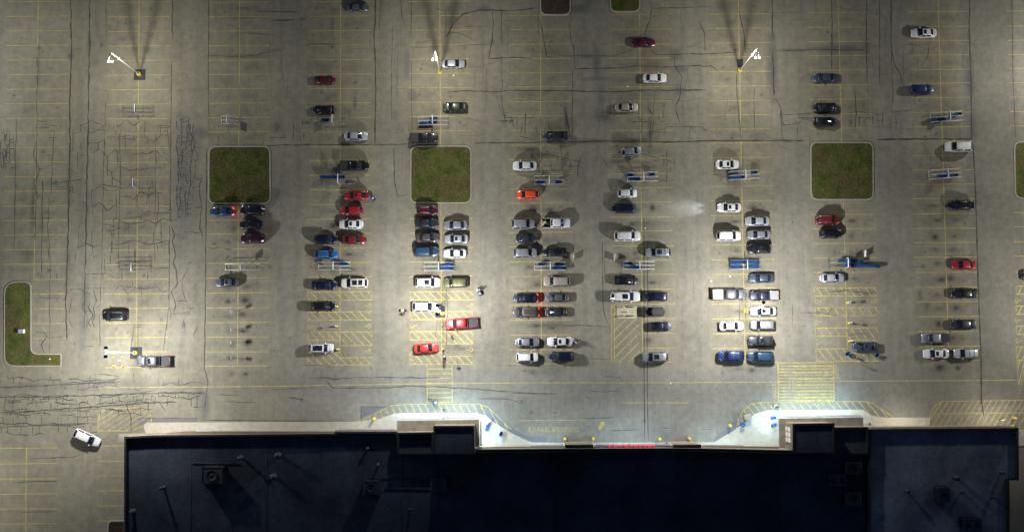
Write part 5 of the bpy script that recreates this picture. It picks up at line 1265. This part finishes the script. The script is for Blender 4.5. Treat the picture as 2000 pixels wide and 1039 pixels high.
for x, y, l in [(659, 598.5, 'yellow based sign post in front of the black suv in the left accessible bays'), (659, 637, 'yellow based sign post in the empty middle row of the first accessible block'), (662, 682, 'yellow based sign post in front of the white suv with a large glass roof'),
                (867.5, 596, 'yellow based sign post just above the middle lower lamp post'), (864, 635, 'yellow based sign post at the bonnet of the red pickup'), (866, 682, 'yellow based sign post right of the bright red sedan'),
                (1655, 591.5, 'uppermost yellow based sign post in the right accessible block'), (1657, 631, 'middle yellow based sign post in the right accessible block'), (1658, 666, 'lowest yellow based sign post, in front of the slate blue sedan')]:
    sign_post(x, y, 180, l, 'accessible bay signs')
sign_post(1671, 706.5, 90, 'stop sign casting a long shadow beside the right crosswalk', 'stop signs', 'stop', False); sign_post(892, 704.5, -90, 'stop sign in the hatching above the left crosswalk', 'stop signs', 'stop', False)

# ================================================================== PEOPLE
def body_mesh(pose):
    """one continuous skinned figure, facing +x"""
    v = []; e = []; r = []
    def add(p, rad, par=None):
        v.append(p); r.append(rad); k = len(v)-1
        if par is not None: e.append((par, k))
        return k
    lean = .05 if pose == 'push' else .02
    pel = add((0, 0, .98), .15); wa = add((.01, 0, 1.12), .135, pel); ch = add((lean, 0, 1.36), .165, wa); nk = add((lean+.02, 0, 1.50), .062, ch); hd0 = add((lean+.05, 0, 1.60), .082, nk); hd1 = add((lean+.06, 0, 1.71), .085, hd0)
    nose = add((lean+.145, 0, 1.645), .018, hd0)
    st = .30 if pose == 'walk' else .14
    for s in (1, -1):
        d = s*st
        hp = add((0, s*.10, .93), .105, pel); kn = add((d*.55+.05, s*.105, .50), .068, hp); an = add((d-.02, s*.11, .10), .045, kn); add((d+.17, s*.13, .045), .038, an)
        sh = add((lean, s*.20, 1.42), .068, ch)
        if pose == 'push': el = add((.12, s*.27, 1.17), .048, sh); wr = add((.38, s*.22, 1.08), .034, el); pd = (1, -s*.1, -.1)
        else: el = add((-d*.35, s*.27, 1.14), .048, sh); wr = add((-d*.6+.06, s*.26, .90), .033, el); pd = (.25, 0, -1)
        P = Vector(pd).normalized(); side = Vector((0, 1, 0)); W = Vector(v[wr])
        palm = add(tuple(W+P*.06), .030, wr)
        for i, (o, L) in enumerate(((-.030, .062), (-.010, .075), (.010, .070), (.028, .055))):
            a = add(tuple(W+P*.09+side*o), .010, palm); m2 = add(tuple(W+P*(.09+L*.5)+side*o*1.05+Vector((0, 0, -.008))), .009, a); add(tuple(W+P*(.09+L*.85)+side*o*1.05+Vector((0, 0, -.03))), .008, m2)
        a = add(tuple(W+P*.05+Vector((.02, -s*.035, .01))), .011, palm); add(tuple(W+P*.085+Vector((.03, -s*.05, 0))), .009, a)
    me = bpy.data.meshes.new('body'); me.from_pydata(v, e, [])
    o = bpy.data.objects.new('body', me); COL.objects.link(o)
    sk = o.modifiers.new('skin', 'SKIN'); sk.use_smooth_shade = True; sub = o.modifiers.new('sub', 'SUBSURF'); sub.levels = 1; sub.render_levels = 1
    lay = me.skin_vertices[0].data
    for i, q in enumerate(r): lay[i].radius = (q, q); lay[i].use_root = (i == 0)
    bpy.context.view_layer.update()
    out = bpy.data.meshes.new_from_object(o.evaluated_get(bpy.context.evaluated_depsgraph_get())); bpy.data.objects.remove(o)
    out.materials.clear()
    for m in (M['skin'], M['trousers'], M['skin']): out.materials.append(m)
    for p in out.polygons:
        c = p.center; hand = (pose == 'push' and c.x > .38 and 1.0 < c.z < 1.2) or (pose == 'walk' and abs(c.y) > .2 and c.z < .89 and c.z > .6)
        p.material_index = 2 if c.z > 1.49 or hand else (1 if c.z < .98 and abs(c.y) < .22 else 0)
        p.use_smooth = True
    return out
BODY = {k: body_mesh(k) for k in ('push', 'walk')}
def hair_mesh():
    q = MB(); P = []; n = 12
    for k, (rr, z) in enumerate(((.098, 1.64), (.108, 1.70), (.098, 1.76), (.06, 1.795), (.01, 1.805))):
        for i in range(n):
            t = 2*math.pi*i/n; P.append((.045+rr*math.cos(t)-(.02 if k == 0 and math.cos(t) > .3 else 0), rr*math.sin(t)*.9, z+(.05 if k == 0 and math.cos(t) > .3 else 0)))
    q.add(P, [[a*n+i, a*n+(i+1) % n, (a+1)*n+(i+1) % n, (a+1)*n+i] for a in range(4) for i in range(n)]+[[4*n+i for i in range(n)]], 0, True)
    me = q.mesh('hair', [M['hair']]); recalc(me); return me
HAIR = hair_mesh()
def person(px, py, ang, pose, cloth, label, hair='hair'):
    c = at(px, py, .8); t = thing('person', label, 'person', (c.x, c.y, .008 if py < 800 else .155), R(ang), 'people walking in the lot')
    b = link('body', BODY[pose], t); setmat(b, 0, M['shirt_'+cloth]); h = link('hair', HAIR, t)
    if hair != 'hair': setmat(h, 0, M[hair])
    return t
person(722.5, 386, 170, 'push', 'blue', 'person in blue leaning into the open trunk of the red sedan')
person(933, 563.5, -62, 'push', 'white', 'person in white pushing a loaded cart right of the olive suv')
person(939.5, 564.5, -60, 'walk', 'black', 'person in black walking beside the loaded cart right of the olive suv')
person(796.5, 607, 185, 'push', 'pink', 'person in pink behind the dark loaded cart left of the white wagon')
person(790, 613, 185, 'walk', 'black', 'person in black walking beside the dark loaded cart')
person(882.5, 656.5, 200, 'walk', 'grey', 'person in grey walking across the hatching below the red pickup')
person(866.5, 707.5, 82, 'push', 'red', 'person in red pushing a cart below the bright red sedan')
person(838, 779.5, -20, 'walk', 'black', 'person in black at the left side of the left crosswalk')
person(843, 783, -15, 'push', 'grey', 'person in grey pushing a cart over the left crosswalk')
person(867, 800, -80, 'walk', 'black', 'person in black stepping from the hatching onto the bright walk of the left entrance')
person(876, 815, 95, 'walk', 'tan', 'person in tan leaving the left entrance over the bright walk')
person(955.5, 827, 190, 'walk', 'black', 'person in black beside two blue carts at the left entrance')
person(1513, 792, -60, 'walk', 'white', 'person in white on the hatching above the right entrance', 'shirt_black')
person(1519, 795, 120, 'walk', 'black', 'person in black next to the one in white above the right entrance')
person(1698, 828, 180, 'walk', 'black', 'person in black right of the right entrance near the wall')
person(1120.5, 663.5, 190, 'push', 'white', 'person in white behind the white sedan with a sunroof in the centre column')
person(1127, 671, 100, 'push', 'pink', 'person in pink with a cart behind the white sunroof sedan of the centre column')
person(1659, 523, 20, 'push', 'red', 'person in an orange red vest at the side of the overfull corral')
person(1666, 695, 190, 'walk', 'black', 'person in black in the hatching below the slate blue sedan')
def parcel(px, py, z, s, m, label, ang=0, grp='parcels in the carts'):
    c = at(px, py, z); q = MB()
    if m == 'box': q.box((0, 0, s/2), (s*1.3, s, s), 0, 0, 1, .02)
    else: q.lathe([(s*.5, 0), (s*.62, s*.35), (s*.5, s*.75), (s*.2, s*.95), (s*.28, s*1.1)], n=10)
    o = q.build('parcel' if m == 'box' else 'carrier_bag', M[m]); o.location = (c.x, c.y, z); o.rotation_euler = (0, 0, R(ang)); tag(o, label, 'parcel' if m == 'box' else 'bag', grp)
parcel(937.5, 573, .5, .42, 'bag', 'white bag in the cart right of the olive suv'); parcel(786.5, 606, .5, .45, 'box', 'brown box in the dark loaded cart left of the white wagon', 5)
parcel(850.8, 786, .5, .5, 'bag', 'white bag in the cart on the left crosswalk'); parcel(868, 695.5, .5, .4, 'box', 'brown box in the cart below the bright red sedan', 80); parcel(1125.5, 668.3, .5, .5, 'bag', 'white bag in the cart behind the white sunroof sedan')
parcel(728, 387.5, .5, .4, 'bag', 'white bag in the cart behind the red sedan'); parcel(1063.5, 435, .85, .5, 'box', 'brown box lying in the open bed of the white pickup', 20, 'loads in pickup beds'); parcel(1060.5, 439, .85, .4, 'box', 'smaller brown box lying in the open bed of the white pickup', 50, 'loads in pickup beds')
parcel(306, 708, .85, .36, 'bag', 'white bag in the open bed of the grey pickup under the lower left lamp', 0, 'loads in pickup beds')
# scraps of litter on the asphalt
for px, py, l in [(886, 148, 'pale scrap of paper right of the upper middle lamp post'), (1226, 170, 'tiny white scrap below the white sedan in the upper right'), (1426, 539.5, 'white scrap in the empty bay above the grey pickup'), (1389, 549, 'white scrap in the lane left of the empty bay above the grey pickup'), (1310, 748, 'pale scrap on the long yellow lane line'), (1260, 446, 'white scrap on the seam above the silver suv with roof bars'), (98, 101+600, 'pale scrap on the foot of the L shaped lawn')]:
    q = MB(); a = rnd.uniform(0, 3); q.box((0, 0, .02), (.30, .22, .03), 0, a); q.box((.05, .03, .05), (.16, .18, .03), 0, a+.6); o = q.build('paper_scrap', M['bag']); c = at(px, py); o.location = (c.x, c.y, .14 if px < 110 else .01); tag(o, l, 'litter', 'scraps of paper on the asphalt')
